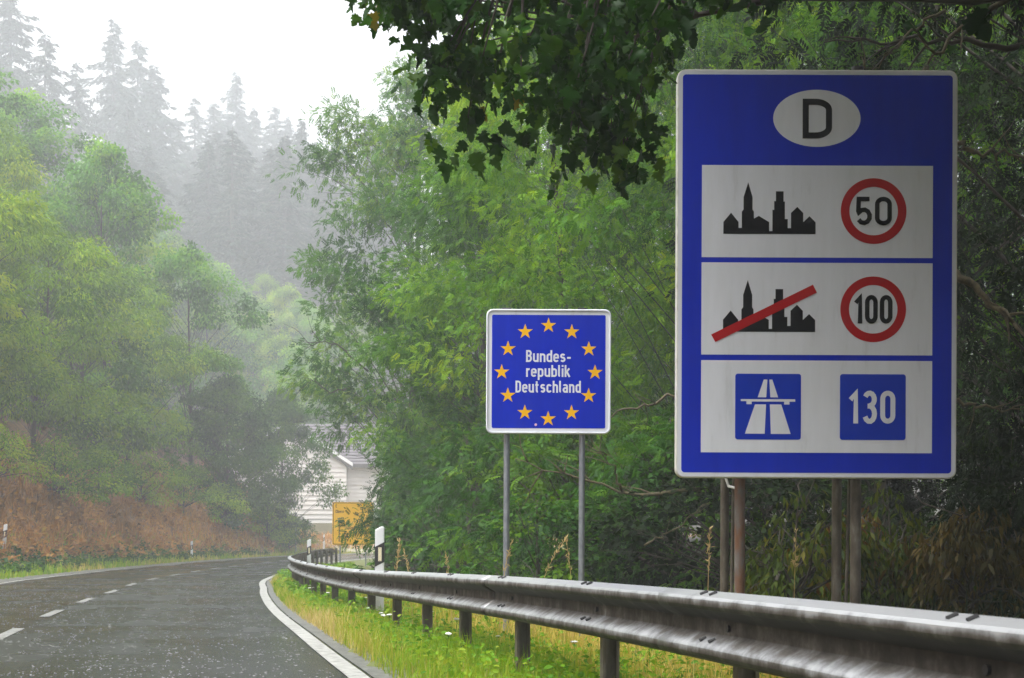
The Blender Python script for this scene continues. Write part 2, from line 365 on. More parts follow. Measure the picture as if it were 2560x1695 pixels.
def stroke_quads(pts, closed, t):
    p = [np.array(q, float) for q in pts]
    q = [p[0]]
    for a in p[1:]:
        if np.linalg.norm(a - q[-1]) > 1e-4: q.append(a)
    if closed and np.linalg.norm(q[0] - q[-1]) < 1e-4: q.pop()
    n = len(q); L = []; Rr = []
    for i in range(n):
        a = q[i - 1] if (i > 0 or closed) else None; c = q[(i + 1) % n] if (i < n - 1 or closed) else None
        def nr(u, v):
            d = v - u; d = d / np.linalg.norm(d); return np.array((-d[1], d[0]))
        if a is None: nn = nr(q[i], c)
        elif c is None: nn = nr(a, q[i])
        else:
            n1, n2 = nr(a, q[i]), nr(q[i], c); nn = n1 + n2; l = np.linalg.norm(nn)
            nn = nn / l if l > 1e-6 else n1
            nn = nn / max(.45, float(np.dot(nn, n1)))
        L.append(q[i] + nn * t / 2); Rr.append(q[i] - nn * t / 2)
    out = []
    for i in range(n if closed else n - 1):
        j = (i + 1) % n; out.append([Rr[i], Rr[j], L[j], L[i]])
    return out
def text_width(s, t, gap, ws):
    G = glyphs(t); return sum(G[c][0] * ws + t + gap for c in s) - gap
def add_text(mb, s, x, z, h, y, t=.155, gap=.085, ws=1.0, align='c', width=None):
    """baseline at z, cap height h, in the plane y; strokes stacked by 0.15 mm so that none overlap in one plane"""
    G = glyphs(t)
    if width:
        nat = text_width(s, t, gap, ws); ws = ws + (width / h - nat) / max(.01, sum(G[c][0] for c in s))
    tw = text_width(s, t, gap, ws) * h
    cx = x - tw / 2 if align == 'c' else x
    for c in s:
        w_, strokes = G[c]; cx += t / 2 * h
        for k, (pts, closed) in enumerate(strokes):
            yy = y - .00025 * k
            pp = [(u * ws, v) for u, v in pts]
            for quad in stroke_quads(pp, closed, t):
                mb.flat([(cx + u * h, z + v * h) for u, v in quad], yy)
        cx += (w_ * ws + t / 2 + gap) * h
    return mb

# ------------------------------------------------------------------ terrain
CP = np.array([(1.6, -18), (-1.95, 0), (-4.3, 9.5), (-5.55, 14.8), (-6.75, 20), (-7.8, 25), (-8.95, 31), (-10.45, 40), (-11.95, 57), (-12.3, 75), (-10.8, 93),
               (-6.0, 108), (3, 118), (16, 124), (45, 128), (110, 128)], float)
def catmull(P, step=.4):
    out = []
    P = np.vstack([2 * P[0] - P[1], P, 2 * P[-1] - P[-2]])
    for i in range(1, len(P) - 2):
        n = max(2, int(np.linalg.norm(P[i + 1] - P[i]) / step))
        for k in range(n):
            t = k / n; a, b, c, d = P[i - 1:i + 3]
            out.append(.5 * ((2 * b) + (-a + c) * t + (2 * a - 5 * b + 4 * c - d) * t * t + (-a + 3 * b - 3 * c + d) * t ** 3))
    out.append(P[-2]); return np.array(out)
CL = catmull(CP)
TG = np.gradient(CL, axis=0); TG /= np.linalg.norm(TG, axis=1)[:, None]
NR = np.stack([TG[:, 1], -TG[:, 0]], 1)            # to the right
SL = np.concatenate([[0], np.cumsum(np.linalg.norm(np.diff(CL, axis=0), axis=1))])
def zroad(y): return np.interp(y, [0, 10, 30, 60, 100, 130], [0, 0, -.2, -.35, -.45, -.35])
ZR = zroad(CL[:, 1])
def lateral(x, y):
    P = np.stack([np.ravel(x), np.ravel(y)], 1); idx = np.empty(len(P), int)
    for a in range(0, len(P), 4000):
        d2 = ((P[a:a + 4000, None, :] - CL[None]) ** 2).sum(2); idx[a:a + 4000] = d2.argmin(1)
    v = P - CL[idx]; d = (v * NR[idx]).sum(1); full = np.linalg.norm(v, axis=1)
    d = np.where(np.abs(d) < full * .98, np.sign(d) * full, d)
    return d, idx
def sstep(a, b, x):
    t = np.clip((x - a) / (b - a), 0, 1); return t * t * (3 - 2 * t)
def bumps(x, y):
    return (.5 * np.sin(x * .9 + 1.3 * np.sin(y * .31)) + .35 * np.sin(y * 1.1 + x * .45 + 2) + .25 * np.sin(x * 2.3 - y * 1.7)) 
def terrain(x, y):
    x = np.ravel(np.asarray(x, float)); y = np.ravel(np.asarray(y, float))
    d, i = lateral(x, y); zr = ZR[i]
    rt = np.where(d > 0, sstep(3.36, 3.62, d) * (.14 + .07 * np.clip((20 - y) / 12, 0, 1)) + .02 * np.clip(d - 4.5, 0, 5) + .10 * np.clip(d - 10, 0, 40), 0)
    a = -d
    keep = np.maximum(1 - sstep(99, 110, y), sstep(24, 66, -x))
    bank = 3.7 * sstep(5.4, 9.9, a) + .92 * np.clip(a - 9.2, 0, 26) + .25 * np.clip(a - 35.6, 0, 60)
    rough = sstep(6, 9, a) * (.16 * bumps(x, y) + .10 * bumps(x * 2.7 + 5, y * 2.7))
    lf = np.where(d <= 0, sstep(3.95, 4.4, a) * .13 + (bank + rough) * keep + (1 - keep) * 1.0 * sstep(5, 10, a), 0)
    z = zr - .12 + rt + lf
    hill = 78 * (1 - np.exp(-np.clip(y - 146, 0, 260) / 105.)) * (1 - .35 * sstep(0, 60, x))
    return np.where(hill > .01, np.maximum(z, hill + np.minimum(z, 1.0)), z)
def gz(x, y): return float(terrain([x], [y])[0])

xs = np.concatenate([np.arange(-184, -40, 4), np.arange(-40, -20, 1.0), np.arange(-20, 7, .35), np.arange(7, 20, 1.0), np.arange(20, 121, 5)])
ys = np.concatenate([np.arange(-14, 0, 2), np.arange(0, 70, .5), np.arange(70, 150, 1.25), np.arange(150, 372, 5)])
GX, GY = np.meshgrid(xs, ys)
GZ = terrain(GX, GY)
dd, _ = lateral(GX, GY)
zone = np.where(dd > 0, sstep(5.6, 8.5, dd) * .5, np.where(-dd > 5.0, 1.0, 0) * sstep(5.2, 6.6, -dd))
zone = np.where((-dd > 10) & (dd < 0), 1 - .5 * sstep(11, 16, -dd), zone)
zone = np.where(GY.ravel() > 118, np.where(GY.ravel() > 140, .5, 0), zone)
nx, ny = len(xs), len(ys)
ii = (np.arange(ny - 1)[:, None] * nx + np.arange(nx - 1)[None]).ravel()
F = np.stack([ii, ii + 1, ii + nx + 1, ii + nx], 1)
g = link("ground", raw_mesh("ground", np.stack([GX.ravel(), GY.ravel(), GZ], 1), F, M['ground'], smooth=True, attrs={"zone": zone}))
tag(g, kind="structure")

# ------------------------------------------------------------------ road
def strip(d0, d1, dz, s0, s1, nd=2, along=1):
    k = np.where((SL >= s0) & (SL <= s1))[0][::along]
    ds = np.linspace(d0, d1, nd); V = []; lat = []
    for i in k:
        for d in ds:
            p = CL[i] + NR[i] * d; V.append((p[0], p[1], ZR[i] + dz)); lat.append(d)
    F = []
    for a in range(len(k) - 1):
        for b in range(nd - 1):
            q = a * nd + b; F.append((q, q + 1, q + nd + 1, q + nd))
    return np.array(V), np.array(F), np.array(lat)
V, F, lat = strip(-4.15, 3.62, 0, 0, SL[-1] - 1, nd=24)
road = tag(link("road", raw_mesh("road", V, F, M['road'], smooth=True, attrs={"lateral": lat})), kind="structure")
V, F, lat = strip(3.37, 3.64, .004, 0, SL[-1] - 30, nd=5)
V[:, 0] += 0
link("shoulder", raw_mesh("shoulder", V, F, M['shoulder']), road)
V, F, lat = strip(-4.2, -3.52, .004, 0, SL[-1] - 30, nd=3)
link("shoulder", raw_mesh("shoulder", V, F, M['shoulder']), road)
for d0, d1 in ((3.18, 3.34), (-3.44, -3.28)):
    V, F, lat = strip(d0, d1, .005, 0, SL[-1] - 20)
    link("edge_line", raw_mesh("edge_line", V, F, M['paint']), road)
s_at = lambda y: float(SL[np.argmin(np.abs(CL[:, 1] - y))]) if y < 100 else SL[-1]
k0 = s_at(14.6)
for k in range(-2, 17):
    s = k0 + 4.9 * k
    ss = np.linspace(s, s + 2.1, 5); V = []
    for q in ss:
        x = np.interp(q, SL, CL[:, 0]); y = np.interp(q, SL, CL[:, 1]); nx_ = np.interp(q, SL, NR[:, 0]); ny_ = np.interp(q, SL, NR[:, 1])
        for d in (-.07, .07): V.append((x + nx_ * d, y + ny_ * d, np.interp(q, SL, ZR) + .005))
    F = np.array([(2 * a, 2 * a + 1, 2 * a + 3, 2 * a + 2) for a in range(4)])
    link("lane_dash", raw_mesh("lane_dash", V, F, M['dash']), road)

# ------------------------------------------------------------------ guardrail
RP = np.array([(2.75, -2, .89), (2.30, 0, .885), (1.86, 2, .88), (1.42, 3.9, .87), (.95, 6.0, .85), (.44, 8.2, .82), (-.04, 10.1, .79), (-.62, 12.5, .74), (-1.12, 14.7, .69),
               (-1.68, 16.9, .645), (-2.2, 19, .61), (-2.95, 22, .58), (-3.9, 26.2, .545), (-5.0, 31.5, .515), (-5.85, 36.5, .50), (-6.55, 43, .495), (-7.1, 50, .50), (-7.4, 57.5, .50)], float)
RAIL = catmull(RP, .1)
RS = np.concatenate([[0], np.cumsum(np.linalg.norm(np.diff(RAIL[:, :2], axis=0), axis=1))])
def rail_at(s):
    p = np.array([np.interp(s, RS, RAIL[:, k]) for k in range(3)]); q = np.array([np.interp(s + .2, RS, RAIL[:, k]) for k in range(3)])
    r = np.array([np.interp(s - .2, RS, RAIL[:, k]) for k in range(3)])
    t = q - r; t[2] = 0; t /= np.linalg.norm(t); n = np.array([-t[1], t[0], 0])    # n: towards the road (left)
    return p, t, n
# cross-section: (towards road, below top), rounded W
prof0 = [(.010, -.010), (.0, -.004), (.010, 0), (.040, -.010), (.072, -.022), (.082, -.034), (.083, -.060), (.074, -.076), (.040, -.098), (.008, -.116), (.0, -.124), (.0, -.186),
         (.008, -.194), (.040, -.212), (.074, -.234), (.082, -.246), (.083, -.270), (.074, -.288), (.040, -.302), (.010, -.310), (.0, -.306), (.010, -.300)]
dirt_shade0 = [.3, .1, -.22, -.28, -.25, -.1, .35, .55, .6, .55, .45, .3, .25, .12, -.05, -.02, .35, .5, .55, .55, .5, .5]  # per profile point: grime, with painted highlight on tops and painted shade below
gr = thing("guardrail", "wet galvanised guardrail sweeping along the verge between road and border signs", "guardrail", (-.04, 10.1, .04))
o0 = np.array(gr.location)
s_a, seg = 0.0, 4.0
s_post0 = float(RS[np.argmin(np.abs(RAIL[:, 1] - 5.9))])
s_joint = s_post0 + .55
j = s_joint - 4 * int(s_joint / 4) - 4
first = True
while j < RS[-1] - .1:
    a, b = max(0, j), min(RS[-1], j + seg + .16)
    ss = np.arange(a, b + .01, .16); V = []; al = []; di = []
    lap = .003 if int(round((j - s_joint) / 4)) % 2 else 0
    for s in ss:
        p, t, n = rail_at(s)
        for (u, h), dv in zip(prof0, dirt_shade0):
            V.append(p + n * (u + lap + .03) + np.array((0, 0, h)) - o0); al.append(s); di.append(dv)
    k = len(prof0)
    F = np.array([(q * k + i, q * k + i + 1, (q + 1) * k + i + 1, (q + 1) * k + i) for q in range(len(ss) - 1) for i in range(k - 1)])
    me = raw_mesh("beam", V, F, M['rail'], smooth=True, attrs={"along": al, "dirt_shade": di})
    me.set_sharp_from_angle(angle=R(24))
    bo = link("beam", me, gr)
    md = bo.modifiers.new("thickness", 'SOLIDIFY'); md.thickness = .003; md.offset = 0
    j += seg
kpost = -int(s_post0 / 2)
s = s_post0 + 2 * kpost
def bolt_pair(s):
    for ds in (-.035, .075):
        mb = MB(); p, t, n = rail_at(s + ds)
        c = p + n * (.03 + .047) + np.array((0, 0, -.006))
        d = n * .9 + np.array((0, 0, -.35)); d /= np.linalg.norm(d)
        mb.tube([c - d * .018, c + d * .018], .008, 6); mb.build("bolt", M['cap'], gr)
        c = p + n * (.03 + .052) + np.array((0, 0, -.211)); mb = MB()
        mb.tube([c - d * .016, c + d * .016], .008, 6); mb.build("bolt", M['cap'], gr)
while s < RS[-1]:
    p, t, n = rail_at(s); zb = gz(p[0], p[1]) - .15
    # C-section post behind the beam, open side along the road
    mb = MB(); W_, D_, T_ = .10, .055, .006
    prof = [(-W_ / 2, 0), (-W_ / 2, -D_), (-W_ / 2 + .018, -D_), (-W_ / 2 + .018, -D_ + T_), (-W_ / 2 + T_, -D_ + T_), (-W_ / 2 + T_, -T_), (W_ / 2 - T_, -T_), (W_ / 2 - T_, -D_ + T_),
            (W_ / 2 - .018, -D_ + T_), (W_ / 2 - .018, -D_), (W_ / 2, -D_), (W_ / 2, 0)]
    b0 = len(mb.v); m_ = len(prof)
    for zz in (zb, p[2] - .02):
        for (u, v_) in prof:
            q = p + n * (-.012 + u) + t * (v_ + .02) - n * .028
            mb.v.append((q[0], q[1], zz))
    mb.f += [tuple(range(m_ - 1, -1, -1)), tuple(range(m_, 2 * m_))] + [(i, (i + 1) % m_, m_ + (i + 1) % m_, m_ + i) for i in range(m_)]
    mb.build("post", M['post'], gr)
    # centre bolt washer
    mb = MB(); c = p + n * .034 + np.array((0, 0, -.155)); mb.tube([c - n * .004, c + n * .012], .016, 8); mb.build("bolt", M['cap'], gr)
    if p[1] < 30: bolt_pair(s + (.05 if (int(round((s - s_post0) / 2)) % 2) else .12))
    s += 2.0

# ------------------------------------------------------------------ big information sign
def sign_poly(name, mat, parent, polys, y):
    mb = MB()
    for k, p in enumerate(polys): mb.flat(p, y)
    return mb.build(name, mat, parent, world=False)
k = 10.4 / 3157.0                     # metres per unit of the sign drawing
WS, HS = 649 * k, 945 * k
bx, by, bz = 2.314, 10.4, 1.535
bs = thing("information_sign", "tall blue speed limit sign with a D oval and three white panels on four poles", "road sign", (bx, by + .15, gz(bx, by) - .02))
pz = bz - bs.location.z
pan = MB().prism(rrect(-WS / 2, 0, WS / 2, HS, 20 * k), 0, .09)
panel = pan.build("sign_panel", M['rim'], bs, world=False, bevel=.008); panel.location = (0, -.15, pz)
U = lambda px: px * k
c0 = 324.5
edge = sign_poly("white_border", M['white'], panel, [rrect(-WS / 2 + .010, .010, WS / 2 - .010, HS - .010, 17 * k)], -.0015)
sign_poly("blue_field", M['blue'], panel, [rrect(U(12.5 - c0), U(12.5), U(649 - 12.5 - c0), U(945 - 12.5), 8 * k)], -.003)
for v0, v1 in ((59, 272), (285, 498), (510, 723)):
    sign_poly("white_field", M['white'], panel, [[(U(-267), U(v0)), (U(267), U(v0)), (U(267), U(v1)), (U(-267), U(v1))]], -.0045)
sign_poly("oval", M['white'], panel, [ellipse(U(-2), U(832), U(101), U(66))], -.0045)
mb = MB(); add_text(mb, "D", U(-1), U(785), U(92), -.006, t=.155, width=U(68)); mb.build("lettering", M['black'], panel, world=False)
SK = [(480, 1205), (480, 1127), (530, 1067), (579, 1127), (579, 1166), (600, 1166), (600, 1060), (611, 1045), (611, 965), (641, 868), (670, 965), (670, 1045), (679, 1060), (679, 1105),
      (711, 1087), (779, 1127), (779, 1186), (800, 1186), (800, 1047), (811, 1047), (811, 990), (822, 990), (822, 926), (872, 926), (872, 993), (881, 993), (881, 1107), (900, 1107), (900, 1166), (921, 1166),
      (921, 1067), (962, 1027), (1001, 1067), (1001, 1127), (1042, 1088), (1082, 1127), (1082, 1205)]
def skyline(v):
    return [(U((a - 781) * .354 - 110.5), U(v + (1205 - b) * .354)) for a, b in SK][::-1]
for v in (564, 338):
    sign_poly("town_silhouette", M['black'], panel, [skyline(v)], -.006)
q = .3658
def s7(a, b): return (U((a - 750) * q - 112), U(338 + (519 - b) * q))
sign_poly("red_bar", M['red'], panel, [[s7(388, 538), s7(415, 585), s7(1055, 270), s7(1030, 220)]], -.0075)
for v, txt, wd in ((618, "50", 84), (391, "100", 89)):
    mb = MB().band(ellipse(U(130), U(v), U(76), U(76)), ellipse(U(130), U(v), U(56), U(56)), -.006); mb.build("red_ring", M['red'], panel, world=False)
    mb = MB(); add_text(mb, txt, U(130), U(v - 33), U(66), -.0075, t=.158, gap=.10 if txt == "50" else .07, width=U(wd)); mb.build("lettering", M['black'], panel, world=False)
sq = sign_poly("blue_square", M['blue2'], panel, [rrect(U(130 - 76), U(165 - 76), U(130 + 76), U(165 + 76), 6 * k)], -.006)
mb = MB(); add_text(mb, "130", U(128), U(127), U(76), -.0075, t=.15, gap=.10, width=U(108)); mb.build("lettering", M['white'], panel, world=False)
sign_poly("blue_square", M['blue2'], panel, [rrect(U(-112 - 76), U(165 - 76), U(-112 + 76), U(165 + 76), 6 * k)], -.006)
def ab(a, b): return (U((a - 750) * q - 112), U(165 + (993 - b) * q))
sign_poly("motorway_symbol", M['white'], panel, [[ab(*p) for p in pl][::-1] for pl in (
    [(722, 822), (745, 822), (738, 934), (684, 934)], [(757, 822), (776, 822), (813, 934), (764, 934)],
    [(577, 946), (921, 946), (921, 961), (885, 961), (885, 979), (851, 979), (851, 961), (646, 961), (646, 978), (613, 978), (613, 959), (577, 959)],
    [(667, 979), (737, 979), (729, 1164), (604, 1164)], [(761, 979), (833, 979), (893, 1165), (768, 1165)])], -.0075)
def pole(x, y, r, z1, mat, parent, lean=0, name="pole"):
    mb = MB(); mb.tube([(x, y, gz(x, y) - .3), (x + lean, y, z1)], r, 16); return mb.build(name, mat, parent, smooth=True)
zt = bz + HS
pole(1.672, 10.74, .034, bz + 2.4, M['poledark'], bs, .0); pole(1.762, 10.55, .041, zt - .05, M['rust'], bs, -.01)
pole(2.553, 10.74, .038, bz + 2.4, M['poledark'], bs); pole(2.655, 10.55, .041, zt + .045, M['poledark'], bs, .0)
for x0, x1 in ((1.745, 1.69), (2.635, 2.60)):
    mb = MB().tube([(x0 - .04, 10.66, gz(x0, 10.66) - .2), (x1 + .05, 10.66, 2.35)], .013, 8); mb.build("brace", M['poledark'], bs, smooth=True)
mb = MB().tube([(2.655, 10.55, zt + .04), (2.655, 10.55, zt + .07)], .046, 16); mb.build("cap", M['cap'], bs, smooth=True)
mb = MB().tube([(1.668, 10.68, bz + .02), (1.69, 10.66, bz - .055), (1.745, 10.58, bz - .075)], .011, 8); mb.build("clamp", M['trimwhite'], bs, smooth=True)
for zz in (bz + .5, bz + 1.5, bz + 2.6):
    mb = MB().box(1.35, 3.28, 10.495, 10.51, zz, zz + .06); mb.build("back_rail", M['alu'], bs)

# ------------------------------------------------------------------ EU border sign
ku = 13.0 / 3157 * .236 * 1.0
ex, ey = .342, 13.0; ez0, ez1 = 2.055, 3.243
es = thing("border_sign", "square blue border sign with a ring of yellow stars reading Bundesrepublik Deutschland", "road sign", (ex, ey + .05, gz(ex, ey) - .02))
EW = ez1 - ez0; e_ = EW / 1228.
pan = MB().prism(rrect(-EW / 2, 0, EW / 2, EW, 65 * e_), 0, .035)
ep = pan.build("sign_panel", M['rim'], es, world=False); ep.location = (0, -.05, ez0 - es.location.z)
o1, i1 = rrect(-EW / 2, 0, EW / 2, EW, 65 * e_), rrect(-EW / 2 + 20 * e_, 20 * e_, EW / 2 - 20 * e_, EW - 20 * e_, 50 * e_)
o2 = rrect(-EW / 2 + 7 * e_, 7 * e_, EW / 2 - 7 * e_, EW - 7 * e_, 60 * e_)
mb = MB(); n_ = len(o1); b = 0                                   # rolled rim: rises and falls round the panel
for ring, y in ((o1, 0), (o2, -.012), ([(p[0] * .99, p[1] * .985 + EW * .0075) for p in o2], -.012), (i1, -.001)):
    mb.v += [(p[0], y, p[1]) for p in ring]
for r_ in range(3):
    mb.f += [(r_ * n_ + i, r_ * n_ + (i + 1) % n_, (r_ + 1) * n_ + (i + 1) % n_, (r_ + 1) * n_ + i) for i in range(n_)]
mb.build("rolled_rim", M['white'], ep, world=False)
sign_poly("white_border", M['white'], ep, [rrect(-EW / 2 + 20 * e_, 20 * e_, EW / 2 - 20 * e_, EW - 20 * e_, 50 * e_)], -.0015)
sign_poly("blue_field", M['blue'], ep, [rrect(-559 * e_, 56 * e_, 559 * e_, EW - 57 * e_, 15 * e_)], -.003)
for i in range(12):
    a = R(90 - 30 * i); cx, cz = (-3 + 459 * math.cos(a)) * e_, (607 + 459 * math.sin(a)) * e_
    st = []
    for j_ in range(10):
        rr = 79 * e_ * (1 if j_ % 2 == 0 else .382); b_ = R(90 + 36 * j_); st.append((cx + rr * math.cos(b_), cz + rr * math.sin(b_)))
    sign_poly("star", M['yellow'], ep, [st], -.0045)
mb = MB()
for txt, xc, zb, wd in (("Bundes-", 0, 707, 445), ("republik", -4, 561, 436), ("Deutschland", -4, 406, 643)):
    add_text(mb, txt, xc * e_, zb * e_, 117 * e_, -.0045, t=.15, gap=.095, width=wd * e_)
mb.build("lettering", M['white'], ep, world=False)
sign_poly("sticker", M['pink'], ep, [ellipse(-125 * e_, 90 * e_, 13 * e_, 13 * e_, 20)], -.0045)
for px in (-.0535, .667):
    pole(px, 13.075, .0295, ez1 + .012, M['galv'], es)
    mb = MB().box(px - .05, px + .04, 13.045, 13.11, ez1 + .004, ez1 + .022); mb.build("cap", M['cap'], es, bevel=.005)

# ------------------------------------------------------------------ yellow direction sign
ds_x, ds_y = -6.82, 58.5
dz0, dz1 = .60, 2.44
dsn = thing("direction_sign", "yellow direction sign with arrow and place names half hidden by foliage", "road sign", (ds_x, ds_y, gz(ds_x, ds_y)))
dw = .88
dp = MB().prism(rrect(-dw, 0, dw, dz1 - dz0, .05), 0, .04).build("sign_panel", M['dirsign'], dsn, world=False); dp.location = (0, 0, dz0 - dsn.location.z)
mb = MB().band(rrect(-dw + .025, .025, dw - .025, dz1 - dz0 - .025, .04), rrect(-dw + .05, .05, dw - .05, dz1 - dz0 - .05, .035), -.002); mb.build("black_border", M['black'], dp, world=False)
Z_ = dz1 - dz0
mb = MB()
for txt, x, z, h in (("E", -.74, 1.60, .14), ("Obern", -.74, 1.37, .14), ("Wallmer", -.36, .66, .15), ("Roth, a", -.36, .42, .15)):
    add_text(mb, txt, x, z, h, -.002, t=.14, gap=.1, ws=1.05, align='l')
mb.build("lettering", M['black'], dp, world=False)
mb = MB()
mb.flat([(-.605, .14), (-.565, .14), (-.565, 1.0), (-.605, 1.0)], -.002); mb.flat([(-.66, .98), (-.51, .98), (-.585, 1.10)], -.0023)
mb.flat([(-.56, .335), (-.23, .335), (-.23, .37), (-.56, .37)], -.002); mb.flat([(-.24, .30), (-.14, .352), (-.24, .405)], -.0023)
mb.build("arrow", M['black'], dp, world=False)
for px in (-.55, .55): pole(ds_x + px, ds_y + .08, .035, dz1 - .05, M['galv'], dsn)

# ------------------------------------------------------------------ delineator posts
def delineator(label, x, y, rz, lean=0, zoff=0, H=1.03):
    t = thing("delineator_post", label, "delineator post", (x, y, gz(x, y) + zoff), "white delineator posts with black bands", rz)
    t.rotation_euler.y = lean
    body = MB().prism([(-.06, -.5), (.06, -.5), (.06, 1.02), (.03, 1.03), (-.06, .985)], 0, .075)
    body.build("post_body", M['plastic'], t, world=False, bevel=.012)
    MB().prism([(-.0625, .50), (.0625, .565), (.0625, .825), (-.0625, .76)], -.003, .078).build("black_band", M['cap'], t, world=False)
    r = MB().prism(rrect(-.018, .575, .026, .755, .006, 3), -.011, -.003).build("reflector", M['reflector'], t, world=False)
    mb = MB()
    for zz in (.585, .745): mb.tube([(.004, -.0135, zz), (.004, -.011, zz)], .005, 8)
    mb.build("screw", M['cap'], r, world=False)
    return t
d0 = delineator("largest white delineator post just behind the guardrail, with tall cream reflector", -1.725, 17.8, R(4), 0, .20)
def del_copy(label, x, y, rz, lean=0, zoff=0):
    c = copy_tree(d0); c["label"] = label; c.location = (x, y, gz(x, y) + zoff); c.rotation_euler = (0, lean, rz); return c
del_copy("small white delineator post beyond the guardrail bend, left of the yellow sign", -6.42, 43.2, R(5), 0, .13)
del_copy("leaning white delineator post on the left verge at the edge of the picture", -17.9, 48, R(0), R(5), .0)
del_copy("white delineator post at the foot of the brown bank across the road", -17.6, 75, R(0), 0, .0)
del_copy("faint distant delineator post in front of the white house", -14.4, 104.5, 0, 0, .12)

# ------------------------------------------------------------------ house behind the bend
hx0, hx1, hy0, hy1 = -25.0, -6.0, 126.0, 137.0
hz = 1.1; eave = 7.7; ridge = 11.6
house = thing("house", "white sided house with ribbed grey roof at the end of the road", "house", ((hx0 + hx1) / 2, 131, 1.0))
mb = MB(); n = 17
zs = np.linspace(2.0, eave, n)
mb.box(hx0, hx1, hy0 + .06, hy1, hz - .6, eave)
for a, b in zip(zs[:-1], zs[1:]):                                # lapped boards on the front
    i = len(mb.v); mb.v += [(hx0, hy0 - .05, a), (hx1, hy0 - .05, a), (hx1, hy0 + .04, b), (hx0, hy0 + .04, b), (hx0, hy0 + .06, a), (hx1, hy0 + .06, a)]
    mb.f += [(i, i + 1, i + 2, i + 3), (i + 4, i + 5, i + 1, i)]
mb.build("wall", M['siding'], house)
mb = MB(); n = 14; ym = (hy0 + hy1) / 2
for sgn, ya, yb in ((1, hy0 - .7, ym), (-1, hy1 + .7, ym)):
    for q_ in range(n):
        y0 = ya + (yb - ya) * q_ / n; y1 = ya + (yb - ya) * (q_ + 1) / n; z0 = eave - .3 + (ridge - eave + .3) * q_ / n; z1 = eave - .3 + (ridge - eave + .3) * (q_ + 1) / n
        i = len(mb.v); mb.v += [(hx0 - .6, y0, z0 + .10), (hx1 + .6, y0, z0 + .10), (hx1 + .6, y1, z1), (hx0 - .6, y1, z1), (hx0 - .6, y0, z0), (hx1 + .6, y0, z0)]
        mb.f += [(i, i + 1, i + 2, i + 3), (i + 4, i + 5, i + 1, i)]
roof = mb.build("roof", M['roof'], house)
mb = MB().box(hx0 - .6, hx1 + .6, hy0 - .78, hy0 - .7, eave - .55, eave - .25); mb.build("fascia", M['fascia'], house)
# front gable wing on the left with white barge board
gx0, gxm, gx1 = -26.5, -20.6, -14.9; gy = 125.2; ga, ge = 11.0, 7.35
mb = MB(); zs = np.linspace(2.0, ga, 22)
mb.box(gx0 + .3, gx1 - .3, gy + .06, hy0 + .05, hz - .6, ge)
for a, b in zip(zs[:-1], zs[1:]):
    def half(z): return (gx1 - gxm - .3) * (1 if z < ge else max(0.02, (ga - z) / (ga - ge)))
    i = len(mb.v); mb.v += [(gxm - half(a), gy - .04, a), (gxm + half(a), gy - .04, a), (gxm + half(b), gy + .04, b), (gxm - half(b), gy + .04, b), (gxm - half(a), gy + .06, a), (gxm + half(a), gy + .06, a)]
    mb.f += [(i, i + 1, i + 2, i + 3), (i + 4, i + 5, i + 1, i)]
mb.build("gable", M['siding'], house)
mb = MB()
for s_ in (-1, 1):
    xa, xb = (gx1 if s_ > 0 else gx0), gxm
    mb.prism(([(xb, ga + .1), (xb, ga + .45), (xa + .3 * s_, ge + .2), (xa + .3 * s_, ge - .12)])[::(1 if s_ < 0 else -1)], gy - .35, gy - .28)
mb.build("barge_board", M['trimwhite'], house)
mb = MB()
for s_ in (-1, 1):
    xa, xb = (gx1 if s_ > 0 else gx0), gxm
    mb.prism(([(xb, ga - .22), (xb, ga + .098), (xa + .3 * s_, ge - .122), (xa + .3 * s_, ge - .42)])[::(1 if s_ < 0 else -1)], gy - .33, gy - .26)
mb.build("fascia", M['fascia'], house)
mb = MB()
for s_ in (-1, 1):
    xa, xb = (gx1 if s_ > 0 else gx0), gxm
    mb.prism(([(xb, ga + .2), (xb, ga + .4), (xa + .3 * s_, ge + .15), (xa + .3 * s_, ge - .05)])[::(1 if s_ < 0 else -1)], gy - .277, hy0 + 5)
mb.build("gable_roof", M['roof'], house)
gw = MB().prism([(-27, .3), (-4, .3), (-4, 2.02), (-27, 2.02)], 123.2, 123.5).build("garden_wall", M['olive'])
tag(gw, "low olive green wall at the foot of the white house", "wall")
V = []; nseg = 24
xsf = np.linspace(-23, -6, 24); F = []
for x in xsf:
    for y in np.linspace(106.5, 123.1, 10):
        V.append((x, y, gz(x, y) + .05))
F = np.array([(a * 10 + b, (a + 1) * 10 + b, (a + 1) * 10 + b + 1, a * 10 + b + 1) for a in range(23) for b in range(9)])
tag(link("forecourt", raw_mesh("forecourt", V, F, M['forecourt'])), kind="structure")
lp = thing("grey_post", "thin grey post standing at the dark tree before the white house", "post", (-15.6, 98.5, gz(-15.6, 98.5)))
MB().tube([(-15.6, 98.5, gz(-15.6, 98.5) - .2), (-15.6, 98.5, 2.6)], .06, 10).build("pole", M['galv'], lp, smooth=True)

# ------------------------------------------------------------------ foliage generators
def rot_from(dirv, nrm):
    """rotation matrices whose local y is dirv and z close to nrm"""
    y = dirv / np.linalg.norm(dirv, axis=1)[:, None]
    x = np.cross(y, nrm); x /= (np.linalg.norm(x, axis=1)[:, None] + 1e-9); z = np.cross(x, y)
    return np.stack([x, y, z], 2)
def scatter(tv, tf, P, Rm, S):
    tv = np.asarray(tv, np.float32); tf = np.asarray(tf, np.int64); n = len(P); kv = len(tv)
    V = np.einsum('nij,kj->nki', Rm, tv) * np.asarray(S)[:, None, None] + P[:, None, :]
    F = tf[None] + (np.arange(n) * kv)[:, None, None]
    return V.reshape(-1, 3), F.reshape(-1, tf.shape[1])
